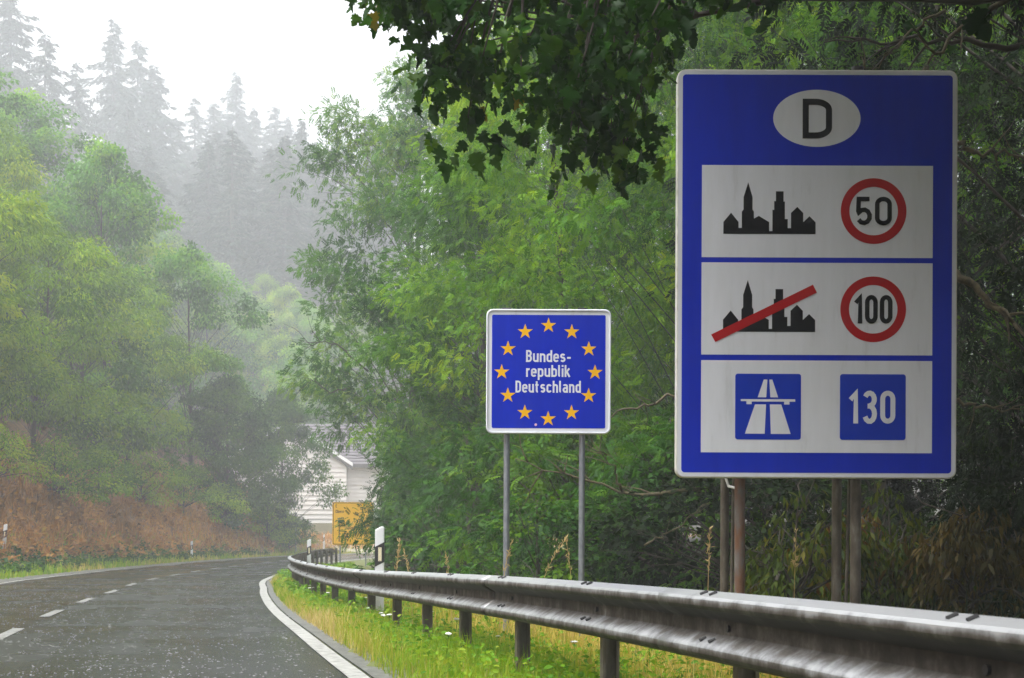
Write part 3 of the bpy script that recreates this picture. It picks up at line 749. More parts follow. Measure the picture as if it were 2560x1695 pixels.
# pinnate leaf: leaflets in pairs along a drooping stalk
def pinnate(npairs=4, L=.30, ll=.11, lw=.036):
    V = []; F = []
    def leaflet(base, d, nrm):
        d = d / np.linalg.norm(d); s = np.cross(d, nrm); s /= np.linalg.norm(s)
        i = len(V); dn = np.array((0, 0, -1.))
        V.extend([base, base + d * ll * .45 + s * lw / 2 - nrm * -.004, base + d * ll + dn * ll * .16, base + d * ll * .45 - s * lw / 2]); F.append((i, i + 1, i + 2, i + 3))
    for q in range(npairs):
        t = .25 + .7 * q / npairs; b = np.array((0, L * t, -.22 * L * t * t))
        for s in (-1, 1): leaflet(b, np.array((s * .85, .55, -.12)), np.array((0, .1, 1.)))
    leaflet(np.array((0, L * .95, -.2 * L)), np.array((0, 1, -.4)), np.array((0, 0, 1.)))
    return np.array(V), np.array(F)
PIN = pinnate(4, .22, .085, .036)
SIM = (np.array([(0, 0, 0), (.33, .35, .06), (.25, .75, .04), (0, 1, -.12), (-.25, .75, .04), (-.33, .35, .06)]), np.array([(0, 1, 2, 3), (0, 3, 4, 5)]))
NAR = (np.array([(0, 0, 0), (.14, .4, .03), (0, 1, -.2), (-.14, .4, .03)]), np.array([(0, 1, 2, 3)]))

def tree_meshes(seed, H, Rad, base, nclus, nleaf, leaf, lsize, mat, prof='round', droop=.35, csize=.85, trunk_r=.16, inner=.25, lean=0.0, tintbias=0, limb=1.0):
    g = np.random.default_rng(seed)
    th = g.uniform(0, 2 * np.pi, nclus); t = g.beta(1.25, 1.1, nclus)
    if prof == 'round': pr = np.sqrt(np.clip(1 - (2 * np.abs(t - .46)) ** 2.3, 0.02, 1))
    elif prof == 'tall': pr = np.clip(1.15 * (1 - t) ** .55 * (.55 + .9 * t), .1, 1)
    else: pr = np.sqrt(np.clip(1 - t ** 2, .05, 1))
    lob = 1 + .28 * np.sin(2 * th + g.uniform(0, 6)) + .22 * np.sin(3 * th + 5 * t + g.uniform(0, 6)) 
    rr = Rad * pr * lob * np.sqrt(g.uniform(inner, 1.0, nclus))
    C = np.stack([rr * np.cos(th) + lean * t * H, rr * np.sin(th), base + t * (H - base - csize * .5)], 1)
    tb = MB(); sway = g.normal(0, .012 * H, (2,))
    tz = np.linspace(0, H * .9, 9)
    tp = np.stack([sway[0] * np.sin(tz / H * 4) + lean * tz, sway[1] * np.sin(tz / H * 5 + 1), tz], 1); tp[0, 2] = -.4
    tb.tube(tp, trunk_r * np.linspace(1.15, .12, 9), 8)
    for c in C:
        r = np.linalg.norm(c[:2]); z0 = max(.3 * base + .4, c[2] - (.55 + .5 * g.random()) * r - .2)
        a = np.array([np.interp(z0, tz, tp[:, 0]), np.interp(z0, tz, tp[:, 1]), z0])
        mid = a * .45 + c * .55 + np.array((0, 0, .10 * r)) + g.normal(0, .12, 3)
        q = np.linspace(0, 1, 6)[:, None]; pts = (1 - q) ** 2 * a + 2 * q * (1 - q) * mid + q * q * c
        tb.tube(pts, np.linspace(.012 + .007 * r, .006, 6) * limb, 5, cap=False)
        for _ in range(2):                                        # twigs through the cluster
            e = c + g.normal(0, csize * .6, 3); tb.tube([pts[3], (pts[3] + e) / 2 + g.normal(0, .06, 3), e], np.array([.010, .007, .003]) * limb, 4, cap=False)
    P, D, T = [], [], []
    for c in C:
        n = int(nleaf * g.uniform(.6, 1.4)); s = csize * g.uniform(.65, 1.3)
        o = g.normal(0, 1, (n, 3)); o /= np.linalg.norm(o, axis=1)[:, None]; o *= (g.random(n) ** .45)[:, None]
        out = c.copy(); out[2] = 0; ln = np.linalg.norm(out) + 1e-6; out /= ln
        p = c + o * s * np.array((1, 1, .62)) + out * (o @ out)[:, None] * s * .35
        p[:, 2] -= droop * s * (o[:, 0] ** 2 + o[:, 1] ** 2) * .8
        d = o * .8 + out * .35 + g.normal(0, .45, (n, 3)); d[:, 2] -= droop * 1.3
        P.append(p); D.append(d); T.append(np.clip(.45 + tintbias + g.normal(0, .20) + g.normal(0, .13, n), 0, 1))
    P = np.concatenate(P); D = np.concatenate(D); T = np.concatenate(T)
    nr_ = g.normal(0, .55, P.shape) + np.array((0, 0, 1.0))
    V, F = scatter(leaf[0], leaf[1], P, rot_from(D, nr_), lsize * g.uniform(.7, 1.3, len(P)))
    crown = raw_mesh("crown", V, F, mat, tint=np.repeat(T, len(leaf[1])))
    trunk = raw_mesh("trunk", np.array(tb.v), tb.f, M['bark'], smooth=True)
    return trunk, crown
def place_tree(name, meshes, label, cat, x, y, sx=1, sz=1, rz=0, group=None, z=None, crown_name="crown", trunk_name="trunk"):
    t = thing(name, label, cat, (x, y, gz(x, y) if z is None else z), group, rz); t.scale = (sx, sx, sz)
    link(trunk_name, meshes[0], t); link(crown_name, meshes[1], t)
    return t

ASH = [tree_meshes(21 + i, 14, 4.2, 1.6, 100, 185, PIN, .9, M['ash'], prof='tall' if i == 1 else 'round', csize=1.0, trunk_r=.17, droop=.12, limb=.7) for i in range(3)]
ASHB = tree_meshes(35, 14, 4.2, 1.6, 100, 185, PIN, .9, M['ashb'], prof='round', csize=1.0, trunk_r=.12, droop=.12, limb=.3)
ASHL = tree_meshes(33, 14, 4.3, 3.6, 105, 140, PIN, 1.05, M['ash'], prof='round', csize=1.0, trunk_r=.17, droop=.12, limb=.7)
EDGE = [tree_meshes(41 + i, 3.6, 1.9, .25, 40, 70, PIN if i else SIM, 1.0 if i else .12, M['edge'], prof='dome', csize=.62, trunk_r=.05, droop=.3) for i in range(3)]
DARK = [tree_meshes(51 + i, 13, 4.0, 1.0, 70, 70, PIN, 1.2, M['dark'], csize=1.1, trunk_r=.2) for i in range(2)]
HILL = [tree_meshes(61 + i, 13, 4.6, .8, 84, 260, NAR if i < 2 else SIM, .27 if i < 2 else .20, M['hill'], csize=.92, droop=.55, trunk_r=.13, limb=.55) for i in range(3)]
HGREEN = [tree_meshes(71 + i, 14, 4.6, 1.2, 78, 240, SIM, .21, M['hillgreen'], csize=.98, droop=.3, trunk_r=.15, limb=.6) for i in range(2)]

DKT = [tree_meshes(75, 12, 4.3, .2, 130, 230, SIM, .2, M['edge'], csize=.95, droop=.35, trunk_r=.15, limb=.6)]
# right-hand wood: (variant, x, y, height factor, width factor, label)
right = [
    (0, -3.6, 51, 1.36, 1.08, "pale misty ash tree overhanging the guardrail, furthest left of the right-hand wood"),
    (1, .9, 47, 1.42, 1.15, "tall hazy ash tree behind the outermost roadside ash"),
    (2, -.9, 38.5, .86, .90, "mid green ash tree above the largest delineator post"),
    (0, 1.2, 31, 1.02, .92, "bright green ash tree rising behind the square border sign"),
    (1, 4.4, 27, 1.12, .95, "yellow-green ash tree filling the gap between the two blue signs"),
    (2, 7.2, 24, 1.15, 1.0, "leafy ash tree showing above the tall blue sign"),
    (1, 5.2, 36, 1.30, 1.1, "ash tree standing deeper in the wood behind the yellow-green ash"),
    (0, 10.5, 30, 1.35, 1.2, "ash tree of the inner wood above the top edge of the tall sign"),
]
for v, x, y, h, wd, lb in right:
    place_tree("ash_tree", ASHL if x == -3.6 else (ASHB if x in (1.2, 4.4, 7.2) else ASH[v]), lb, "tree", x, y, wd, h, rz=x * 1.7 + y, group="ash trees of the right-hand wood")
for i, (x, y, h, wd) in enumerate([(7.2, 1.5, .8, .9), (6.2, -5, .8, .9), (9.5, 7, .95, 1.0), (5.8, 11.2, .0, 0)][:3]):  # out-of-view trees, added as occluders to darken the tall sign
    place_tree("shaded_tree", DARK[i % 2], "unseen roadside tree added near the viewpoint to shade the tall sign", "tree", x, y, wd, h, rz=i * 2.2, group="unseen roadside trees added for shade")
for i, (x, y, h, wd) in enumerate([(8, 50, 1.5, 1.3), (16, 44, 1.5, 1.3), (4, 62, 1.4, 1.3), (18, 30, 1.4, 1.3), (13, 60, 1.5, 1.3)]):
    place_tree("ash_tree", ASH[i % 3], "ash tree hidden deep in the wood behind the front row", "tree", x, y, wd, h, rz=i * 1.9, group="ash trees of the inner wood")
darks = [
    (0, 8.3, 18.5, 1.0, .95, "dark shaded tree directly behind the tall blue sign"),
    (1, 5.4, 19.8, .62, .72, "low dark tree seen beneath the tall blue sign"),
    (0, 6.7, 13.6, .80, .62, "dark tree at the right edge of the picture beside the tall sign"),
    (1, 11.0, 19.5, 1.05, 1.0, "dark tree in the upper right corner behind the mossy branches"),
    (1, 9.6, 14.2, .95, .85, "dark tree beyond the right-hand edge of the tall sign"),
]
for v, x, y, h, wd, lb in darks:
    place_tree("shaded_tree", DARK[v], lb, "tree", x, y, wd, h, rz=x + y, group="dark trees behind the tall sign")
hed = [
    (1, -4.1, 53, 1.15, .85, "small bush in front of the yellow direction sign"),
    (2, -3.45, 47, 1.7, .8, "green bush covering the right half of the yellow sign"),
    (1, -1.9, 41, 1.4, .95, "rounded bush behind the guardrail right of the yellow sign"),
    (2, -.75, 33, 1.15, 1.1, "feathery green bush just right of the largest delineator post"),
    (0, -.9, 28, 1.0, 1.1, "broadleaf bush left of the border sign's left pole"),
    (1, .9, 23.5, 1.0, 1.05, "tall bush between the two poles of the border sign"),
    (2, 2.3, 19.5, .85, 1.0, "bush directly right of the border sign's right pole"),
    (0, 3.2, 17.2, .65, .9, "low broadleaf bush left of the tall sign's rusty pole"),
    (1, 4.6, 22, 1.15, 1.2, "thick bush below the lower left corner of the tall sign"),
    (0, .35, 18.6, .5, .7, "knee high bright leafy bush at the foot of the border sign"),
]
SHADE = [tree_meshes(45 + i, 3.6, 1.9, .25, 40, 80, PIN if i else SIM, 1.0 if i else .12, M['dark'], prof='dome', csize=.62, trunk_r=.05, droop=.3) for i in range(2)]  # edge bushes again in the darkened leaf, shade painted into their colour
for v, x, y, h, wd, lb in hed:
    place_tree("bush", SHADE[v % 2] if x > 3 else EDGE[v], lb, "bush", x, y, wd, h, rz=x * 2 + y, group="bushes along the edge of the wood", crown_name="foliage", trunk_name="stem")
WTH = tree_meshes(81, 1.9, .75, .2, 34, 55, NAR, .13, M['wither'], prof='dome', csize=.28, trunk_r=.03, droop=1.3)
WTB = tree_meshes(82, 1.6, .8, .2, 34, 60, NAR, .14, M['brown'], prof='dome', csize=.28, trunk_r=.03, droop=1.5)
place_tree("withering_shrub", WTH, "yellowing shrub with drooping leaves between the tall sign's two pairs of poles", "shrub", 2.62, 12.6, .95, .78, 0.4, "withering shrubs under the tall sign", crown_name="foliage", trunk_name="stem")
place_tree("withering_shrub", WTH, "taller yellowing shrub just right of the tall sign's right poles", "shrub", 3.55, 12.9, .85, .82, 2.4, "withering shrubs under the tall sign", crown_name="foliage", trunk_name="stem")
place_tree("withered_shrub", WTB, "brown withered shrub below the lower right corner of the tall sign", "shrub", 4.1, 12.2, .85, .78, 1.1, "withering shrubs under the tall sign", crown_name="foliage", trunk_name="stem")
place_tree("bush", SHADE[1], "green bush at the right picture edge beside the tall sign", "bush", 5.05, 12.9, .5, .75, 2, "bushes along the edge of the wood", crown_name="foliage", trunk_name="stem")

# left slope: yellowish trees above the brown bank, greener ones beyond
hill = [
    (HILL, 0, -21.2, 52, .86, .95, "yellow-green tree on the brown bank at the left picture edge"),
    (HILL, 1, -20.6, 59, .88, .9, "olive tree second along the top of the brown bank"),
    (HILL, 0, -20.4, 66, .92, .95, "olive tree in the middle of the row above the brown bank"),
    (HILL, 2, -20.6, 73, .95, .9, "broad-leaved olive tree late in the row above the bank"),
    (HILL, 1, -20.2, 80, .95, .9, "misty olive tree above the far end of the brown bank"),
    (HILL, 2, -28.0, 64, 1.05, 1.0, "yellowish tree standing higher on the left slope at the picture edge"),
    (HILL, 0, -27.6, 74, 1.05, 1.0, "yellowish tree of the second row, high on the left slope"),
    (HGREEN, 0, -25.8, 86, 1.30, .95, "large fresh green tree rising over the olive trees on the left slope"),
    (HGREEN, 1, -22.0, 93, 1.16, .85, "fresh green tree right of the largest one on the left slope"),
    (DKT, 0, -19.0, 91, .84, .72, "rounded dark green tree at the right end of the bank"),
    (DKT, 0, -16.6, 98.5, .93, .68, "dark tree leaning over the road end in front of the white house"),
    (HGREEN, 1, -37.5, 88, 1.1, 1.1, "pale green tree high on the left slope under the spruces"),
    (HGREEN, 0, -36.0, 99, 1.05, 1.1, "faint green tree high on the slope left of the tallest spruce"),
    (HILL, 2, -29.0, 101, 1.15, 1.05, "faint olive tree below the tallest spruce"),
]
for fam, v, x, y, h, wd, lb in hill:
    place_tree("deciduous_tree", fam[v], lb, "tree", x - (2.4 if y < 84 else 0), y, wd, h, rz=x * 3 + y, group="deciduous trees on the left slope")
low = [(0, -19.0, 47.5, .9, .8), (2, -18.9, 55, .8, .85), (1, -18.8, 62, .8, .9), (0, -18.9, 69, .85, .9), (2, -18.9, 77, .9, .9), (1, -18.2, 84, .9, .9), (0, -17.2, 90, .8, .8), (2, -15.2, 96, .95, .8), (1, -13.9, 97.5, .8, .7)]
LOWL = ["leafy shrub on the bank crest at the left picture edge", "pale shrub on the bank crest, second from the left", "shrub on the bank crest above the leaning delineator post",
        "shrub halfway along the bank crest", "shrub on the bank crest past its middle", "shrub on the bank crest near its far end", "last shrub of the bank crest beside the dark tree", "dark shrub at the foot of the rounded dark green tree", "dark shrub at the foot of the tree before the white house"]
LOWM = [tree_meshes(91 + i, 4.2, 2.3, .2, 46, 110, NAR if i else SIM, .2 if i else .15, M['hill'], prof='dome', csize=.75, trunk_r=.05, droop=.5) for i in range(3)]
for (v, x, y, h, wd), lb in zip(low, LOWL):
    place_tree("shrub", LOWM[v], lb, "shrub", x - 2.0, y, wd, h * .85, rz=y, group="shrubs along the bank crest", crown_name="foliage", trunk_name="stem")
hg = np.random.default_rng(55)
for i, (x, y, zt_) in enumerate([(-46.5, 150, 39.3), (-45.9, 155, 38.7), (-44.8, 160, 38.1), (-42.3, 160, 36.1), (-41.0, 165, 34.8), (-37.2, 160, 31.8), (-36.4, 168, 32.0), (-33.9, 170, 30.4), (-32.4, 178, 33.5), (-28.8, 172, 31.3), (-26.1, 170, 28.0), (-22.9, 165, 25.4), (-20.9, 172, 28.1), (-30.2, 158, 24.9), (-26.7, 155, 22.9), (-23.8, 152, 19.6), (-32.6, 155, 24.4), (-21.1, 150, 18.4), (-34.4, 152, 25.9), (-18.8, 178, 31.3)]):
    place_tree("deciduous_tree", (HGREEN + HILL)[i % 5], "misty tree on the hazy hillside below the spruces", "tree", x, y, max(.8, (zt_ + 2 - gz(x, y)) / 13.5) * hg.uniform(.75, .95), max(.6, (zt_ + 2 - gz(x, y)) / 13.5), rz=i * 1.3, group="misty hillside trees below the spruces")
# spruces on the ridge
def spruce_meshes(seed, H=26., Rb=4.2, bare=.22, gap=.12):
    g = np.random.default_rng(seed); tb = MB()
    tb.tube([(0, 0, -1), (0.05, 0, H * .5), (0, .03, H)], [.30, .19, .02], 8)
    P, D, S, T = [], [], [], []
    z = H * bare
    while z < H - .3:
        f = (H - z) / (H * (1 - bare)); L0 = Rb * (f ** .8) * (1 if f < .85 else 1 - (f - .85) * 3.2) + .15
        nb = int(g.integers(6, 10)); ph = 2.1 * math.sin(z * .9 + seed) + seed; lv = g.uniform(.7, 1.2)
        for b in range(nb):
            if g.random() < gap: continue
            th = g.uniform(0, 2 * np.pi); L = L0 * g.uniform(.5, 1.3) * lv * (1 + .38 * math.cos(th - ph)); dr = g.uniform(.10, .48)
            q = np.linspace(0, 1, 5); pts = np.stack([np.cos(th) * L * q, np.sin(th) * L * q, z + g.normal(0, .15) + .12 * L * q - (dr + .12) * L * q ** 1.6 + .10 * L * q ** 4], 1)
            tb.tube(pts, np.linspace(.05, .008, 5), 4, cap=False)
            n = int(8 + L * 11); u = g.uniform(.12, 1, n)
            c = np.stack([np.interp(u, q, pts[:, k_]) for k_ in range(3)], 1)
            side = g.choice((-1, 1), n)[:, None] * np.array((-np.sin(th), np.cos(th), 0))
            d = side * g.uniform(.3, 1, n)[:, None] + np.array((np.cos(th), np.sin(th), 0)) * .7; d[:, 2] -= g.uniform(.2, 1.0, n)
            P.append(c); D.append(d); S.append(g.uniform(.45, 1.0, n) * (.55 + .16 * L)); T.append(np.clip(g.normal(.5, .25, n), 0, 1))
        z += g.uniform(.28, .55) * (.7 + .5 * f)
    P = np.concatenate(P); D = np.concatenate(D); S = np.concatenate(S); T = np.concatenate(T)
    V, F = scatter(np.array([(0, 0, 0), (.13, .35, 0), (.07, .75, -.05), (0, 1, -.12), (-.07, .75, -.05), (-.13, .35, 0)]), [(0, 1, 2, 3), (0, 3, 4, 5)], P, rot_from(D, g.normal(0, .5, P.shape) + (0, 0, 1)), S)
    return raw_mesh("trunk", np.array(tb.v), tb.f, M['bark'], smooth=True), raw_mesh("crown", V, F, M['needle'], tint=np.repeat(T, 2))
SPR = [spruce_meshes(101, bare=.10), spruce_meshes(102, Rb=3.9, bare=.22, gap=.2), spruce_meshes(103, Rb=3.4, bare=.34, gap=.4), spruce_meshes(104, Rb=4.6, bare=.12, gap=.22)]
spr = [  # x, y, top height above the road, width factor, variant, label
    (-80.4, 218, 89.1, 1.2, 0, "dense dark spruce in the upper left corner"),
    (-76.9, 224, 83.4, 1.05, 3, "spruce second from the left, shorter than the corner one"),
    (-75.0, 234, 82.3, 0.9, 2, "thin see-through spruce left of the tallest pair"),
    (-74.5, 254, 96.4, 1.1, 1, "tallest spruce against the white sky"),
    (-71.6, 260, 95.6, 1.05, 3, "spruce close right of the tallest, its top slightly lower"),
    (-67.5, 256, 89.1, 1.05, 0, "spruce on the right flank of the tallest pair"),
    (-65.6, 281, 91.3, 0.85, 2, "slender sparse spruce at the left of the middle group"),
    (-62.9, 287, 92.0, 1.0, 3, "spruce of the middle group left of its highest top"),
    (-59.3, 292, 99.4, 1.1, 1, "highest spruce of the middle group"),
    (-56.4, 296, 93.5, 1.0, 0, "misty spruce between the middle and right groups"),
    (-52.8, 302, 96.0, 1.0, 3, "spruce with pointed top above the gap, right group"),
    (-50.6, 306, 94.2, 1.0, 1, "spruce right of the pointed one, fading into mist"),
    (-48.2, 309, 92.1, 0.95, 2, "last faint spruce before the ash foliage"),
    (-88.8, 231, 90.7, 1.2, 1, "spruce behind the corner spruce at the left picture edge"),
    (-45.4, 312, 90.5, 1.1, 1, "very faint spruce behind the top of the pale ash"),
    (-71.3, 289, 89.4, 1.15, 3, "misty spruce filling the saddle between two groups"),
]
row = [  # spruces lower on the slope
    (-74.8, 210, 71.6, 1.0, 1),
    (-70.1, 212, 63.9, 1.15, 0),
    (-67.6, 218, 62.9, 0.9, 3),
    (-66.8, 236, 77.3, 1.1, 2),
    (-63.8, 240, 69.9, 1.0, 1),
    (-61.2, 245, 65.5, 1.15, 0),
    (-59.7, 250, 67.2, 0.9, 3),
    (-57.5, 256, 73.3, 1.1, 2),
    (-54.7, 258, 75.5, 1.0, 1),
    (-51.4, 262, 72.9, 1.15, 0),
    (-48.4, 264, 73.4, 0.9, 3),
    (-45.8, 268, 72.8, 1.1, 2),
    (-41.9, 268, 70.3, 1.0, 1),
    (-38.4, 270, 68.2, 1.15, 0),
    (-58.8, 210, 59.3, 0.9, 3),
    (-53.0, 225, 55.6, 1.1, 2),
    (-46.6, 230, 58.3, 1.0, 1),
    (-41.1, 230, 56.1, 1.15, 0),
    (-52.3, 238, 61.0, 0.9, 3),
    (-37.1, 228, 52.7, 1.1, 2),
    (-77.5, 205, 71.6, 1.0, 1),
]
for x, y, h, wd, v in row:
    place_tree("spruce_tree", SPR[v], "spruce in the dense misty row below the highest spruce tops", "tree", x, y, wd * 1.5, (h - gz(x, y)) / 26., rz=x * 5 + y, group="spruces of the lower row")
for x, y, h, wd, v, lb in spr:
    place_tree("spruce_tree", SPR[v], lb, "tree", x, y, wd * 1.85, (h - gz(x, y)) / 26., rz=x * 5 + y, group="spruces on the ridge")

for i, (x, y) in enumerate([(-52, 198), (-46, 206), (-41, 199), (-38, 214), (-34, 203), (-31, 220), (-27, 208), (-23, 216), (-44, 222), (-36, 232), (-29, 236), (-50, 230), (-20, 205), (-57, 212), (-17, 226)]):
    place_tree("spruce_tree", SPR[i % 4], "spruce in the dense misty row below the highest spruce tops", "tree", x, y, 1.45, (22 + (i * 7) % 5 * 1.6) / 26., rz=i * 2.3, group="spruces of the lower row")
# ------------------------------------------------------------------ overhanging maple
def maple_leaf(seed):
    gg = np.random.default_rng(seed)
    half = [(.07, .06), (.27, .0), (.36, .08), (.33, .17), (.46, .22), (.53, .33), (.43, .36), (.42, .46), (.47, .55), (.33, .54), (.22, .50), (.22, .62), (.27, .72), (.16, .77), (.12, .90)]
    o = [(0, 0)] + half + [(0, 1.0)] + [(-a, b) for a, b in half[::-1]]
    o = [(a + gg.normal(0, .018), b + gg.normal(0, .018)) for a, b in o]; cu, fo = gg.uniform(.1, .5), gg.uniform(.05, .5)
    v = [(a, b, fo * abs(a) - cu * b * b + .12 * math.sin(9 * a + seed)) for a, b in o] + [(0, .2, 0), (0, .5, -.25 * cu)]
    n = len(o); h = n // 2; c0, c1 = n, n + 1
    f = [(i, (i + 1) % n, c0 if (o[i][1] + o[(i + 1) % n][1]) / 2 < .3 else c1) for i in range(n)]
    f += [(c0, c1, k_) for k_ in []]
    a = [i for i in range(n) if (o[i][1] + o[(i + 1) % n][1]) / 2 >= .3]
    f += [(a[0], c1, c0), ((a[-1] + 1) % n, c0, c1)]
    return np.array(v), np.array(f)
MAPLES = [maple_leaf(k_) for k_ in range(5)]
mx, my = 5.9, 8.2
mp = thing("maple_tree", "overhanging dark maple whose leafy boughs hang across the top of the picture", "tree", (mx, my, gz(mx, my)))
o0 = np.array(mp.location)
g = np.random.default_rng(5)
ZX = np.array([-.95, -.8, -.6, -.5, -.40, -.34, -.30, -.1, .1, .27, .45, .60, .70, .84, 1.3, 1.5, 2.2, 3.2])
ZM = np.array([3.90, 3.80, 3.72, 3.66, 3.50, 3.32, 3.26, 3.30, 3.32, 3.14, 3.28, 3.10, 3.40, 3.72, 3.76, 4.05, 4.3, 4.5])
tb = MB()
tr = [(mx, my, -.2), (mx - .1, my, 2.2), (mx - .3, my - .05, 4.2), (mx - .2, my, 7), (mx, my, 11)]
tb.tube(tr, [.30, .24, .2, .13, .04], 12)
limbs = []
for (a, b_, c_, e_r) in (((mx - .3, my, 4.1), (3.2, 7.9, 4.95), (1.4, 7.2, 4.55), (-1.0, 6.6, 4.05)), ((mx - .28, my, 4.6), (3.2, 7.2, 5.6), (1.2, 6.6, 5.3), (-.9, 6.2, 4.7)),
                         ((mx - .3, my, 3.9), (3.6, 8.4, 4.6), (2.0, 8.2, 4.5), (.7, 7.9, 4.0)), ((mx - .25, my, 5.2), (3.4, 6.0, 6.2), (1.5, 5.2, 6.2), (-.5, 4.6, 5.8))):
    q = np.linspace(0, 1, 14)[:, None]; P = (1 - q) ** 3 * np.array(a) + 3 * q * (1 - q) ** 2 * np.array(b_) + 3 * q * q * (1 - q) * np.array(c_) + q ** 3 * np.array(e_r)
    P += g.normal(0, .035, P.shape); P[0] = a
    tb.tube(P, np.linspace(.075, .010, 14), 7); limbs.append(P)
LP = np.concatenate(limbs[:3])
P, D, S, T, Nn = [], [], [], [], []
def spray(h, nl, sz):
    for k_ in range(nl):
        o = np.clip(g.normal(0, 1, 3), -1.5, 1.5) * np.array((.12, .12, .10)); p = h + o
        d = np.array((o[0] * 2.2 + g.normal(0, .35), o[1] * 2 + g.normal(0, .35), -1.0 + g.normal(0, .35)))
        nrm = np.array((g.normal(0, .8), g.normal(-.5, .6), g.normal(.55, .4)))
        P.append(p); D.append(d); Nn.append(nrm); S.append(sz * g.uniform(.7, 1.2)); T.append(np.clip(g.normal(.45, .22), 0, .92) if g.random() > .004 else 1.0)
hubs = []
for _ in range(132):
    X = g.uniform(-.72, 1.35); zm = np.interp(X, ZX, ZM) + .11; Y = g.uniform(6.1, 8.1)
    up = abs(g.normal(0, .5)) + .05
    if X < -.45: up = up * .6
    z = zm + up; f = Y / 7
    h = np.array((X * f, Y, 1.1 + (z - 1.1) * f)); hubs.append(h)
for X, z in ((-.40, 3.42), (-.36, 3.46), (-.24, 3.20), (-.15, 3.26), (.28, 3.08), (.33, 3.16), (.56, 3.04), (.58, 3.12), (.56, 3.12), (.5, 3.2), (-.66, 3.94), (-.58, 3.86), (.5, 3.25), (.4, 3.3)):
    hubs.append(np.array((X, 7.0, z)))
for h in hubs:
    j_ = np.argmin(((LP - h - np.array((.45, 0, .25))) ** 2).sum(1)); a = LP[j_]
    mid = (a + h) / 2 + np.array((0, 0, .12)) + g.normal(0, .05, 3)
    q = np.linspace(0, 1, 6)[:, None]; pts = (1 - q) ** 2 * a + 2 * q * (1 - q) * mid + q * q * h
    tb.tube(pts, np.linspace(.012, .0035, 6), 5, cap=False)
    spray(h, int(g.integers(11, 19)), .094)
for _ in range(190):                                             # low dense boughs above the frame, added to shade the tall sign
    h = np.array((g.uniform(1.2, 6.5), g.uniform(3.0, 9.5), 0)); h[2] = 1.1 + 1235 / 3157 * h[1] + .85 + g.uniform(0, 1.6)
    for p in h + g.normal(0, .5, (34, 3)) * (1, 1, .35):
        P.append(p); D.append(g.normal(0, .6, 3) + (0, 0, -.7)); Nn.append(g.normal(0, .6, 3) + (0, 0, .8)); S.append(.2 * g.uniform(.7, 1.3)); T.append(np.clip(g.normal(.45, .2), 0, .92))
for _ in range(430):                                             # the rest of the crown, above the frame, thickened to shade the sign
    h = np.array((g.uniform(-.2, 10.5), g.uniform(1.5, 13.5), g.uniform(5.0, 10.5)))
    if h[2] < 1.1 + 1235 / 3157 * h[1] + .5: h[2] = 1.1 + 1235 / 3157 * h[1] + g.uniform(.5, 3)
    c = h + g.normal(0, .6, (34, 3)) * (1, 1, .6)
    for p in c:
        P.append(p); D.append(g.normal(0, .6, 3) + (0, 0, -.7)); Nn.append(g.normal(0, .6, 3) + (0, 0, .8)); S.append(.2 * g.uniform(.7, 1.3)); T.append(np.clip(g.normal(.45, .2), 0, .92))
P = np.array(P) - o0; RM = rot_from(np.array(D), np.array(Nn)); S = np.array(S); T = np.array(T); VV, FF, TT, nv_ = [], [], [], 0
for k_, lf in enumerate(MAPLES):
    q_ = np.arange(len(P)) % 5 == k_; V, F = scatter(lf[0], lf[1], P[q_], RM[q_], S[q_])
    VV.append(V); FF.append(F + nv_); TT.append(np.repeat(T[q_], len(lf[1]))); nv_ += len(V)
link("crown", raw_mesh("crown", np.concatenate(VV), np.concatenate(FF), M['maple'], tint=np.concatenate(TT)), mp)
link("trunk", raw_mesh("trunk", np.array(tb.v) - o0, tb.f, M['bark'], smooth=True), mp)

# ------------------------------------------------------------------ bare and mossy branches
def bare_branch(label, pts, r0, nsub, seed, group="bare branches in the wood", name="bare_branch", mat='moss', sub=.6):
    gg = np.random.default_rng(seed); pts = np.array(pts, float); o = pts[0]
    cv = np.array([np.interp(np.linspace(0, len(pts) - 1, 16), np.arange(len(pts)), pts[:, k_]) for k_ in range(3)]).T
    cv[1:-1] += gg.normal(0, .02, (14, 3))
    b = MB(); b.tube(cv, np.linspace(r0, r0 * .2, 16), 7)
    for _ in range(nsub):
        i = int(gg.integers(4, 15)); d = cv[i] - cv[i - 1]; d /= np.linalg.norm(d)
        d = d + gg.normal(0, .7, 3) * (1, .6, 1); d /= np.linalg.norm(d); L = sub * gg.uniform(.4, 1.2)
        p = [cv[i]]
        for s_ in range(5): d = d + gg.normal(0, .18, 3); d /= np.linalg.norm(d); p.append(p[-1] + d * L / 5)
        b.tube(p, np.linspace(r0 * .42, r0 * .08, 6), 5)
    ob = link(name, raw_mesh(name, np.array(b.v) - o, b.f, M[mat], smooth=True), None, o)
    tag(ob, label, "branch", group); return ob
def at(x, y, Y): return ((x - 1184) / 3157 * Y, Y, 1.1 + (1235 - y) / 3157 * Y)
bare_branch("pale bare branch reaching left between the border sign's poles", [at(1620, 1130, 17), at(1500, 1140, 17), at(1440, 1140, 17), at(1330, 1105, 17), at(1190, 1060, 17)], .030, 10, 3)
bare_branch("forked bare twig standing upright between the border sign's poles", [at(1440, 1140, 17), at(1420, 1090, 16.9), at(1390, 1040, 16.8), at(1380, 990, 16.8)], .018, 8, 4)
bare_branch("thin bare branch rising to the right beside the border sign's right pole", [at(1490, 1260, 16), at(1560, 1220, 16), at(1640, 1160, 16)], .014, 4, 5, sub=.3)
bare_branch("dark bare branch between the two signs, level with the stars", [at(1570, 900, 18), at(1500, 935, 18), at(1430, 950, 18), at(1390, 980, 18)], .022, 5, 6, sub=.5)
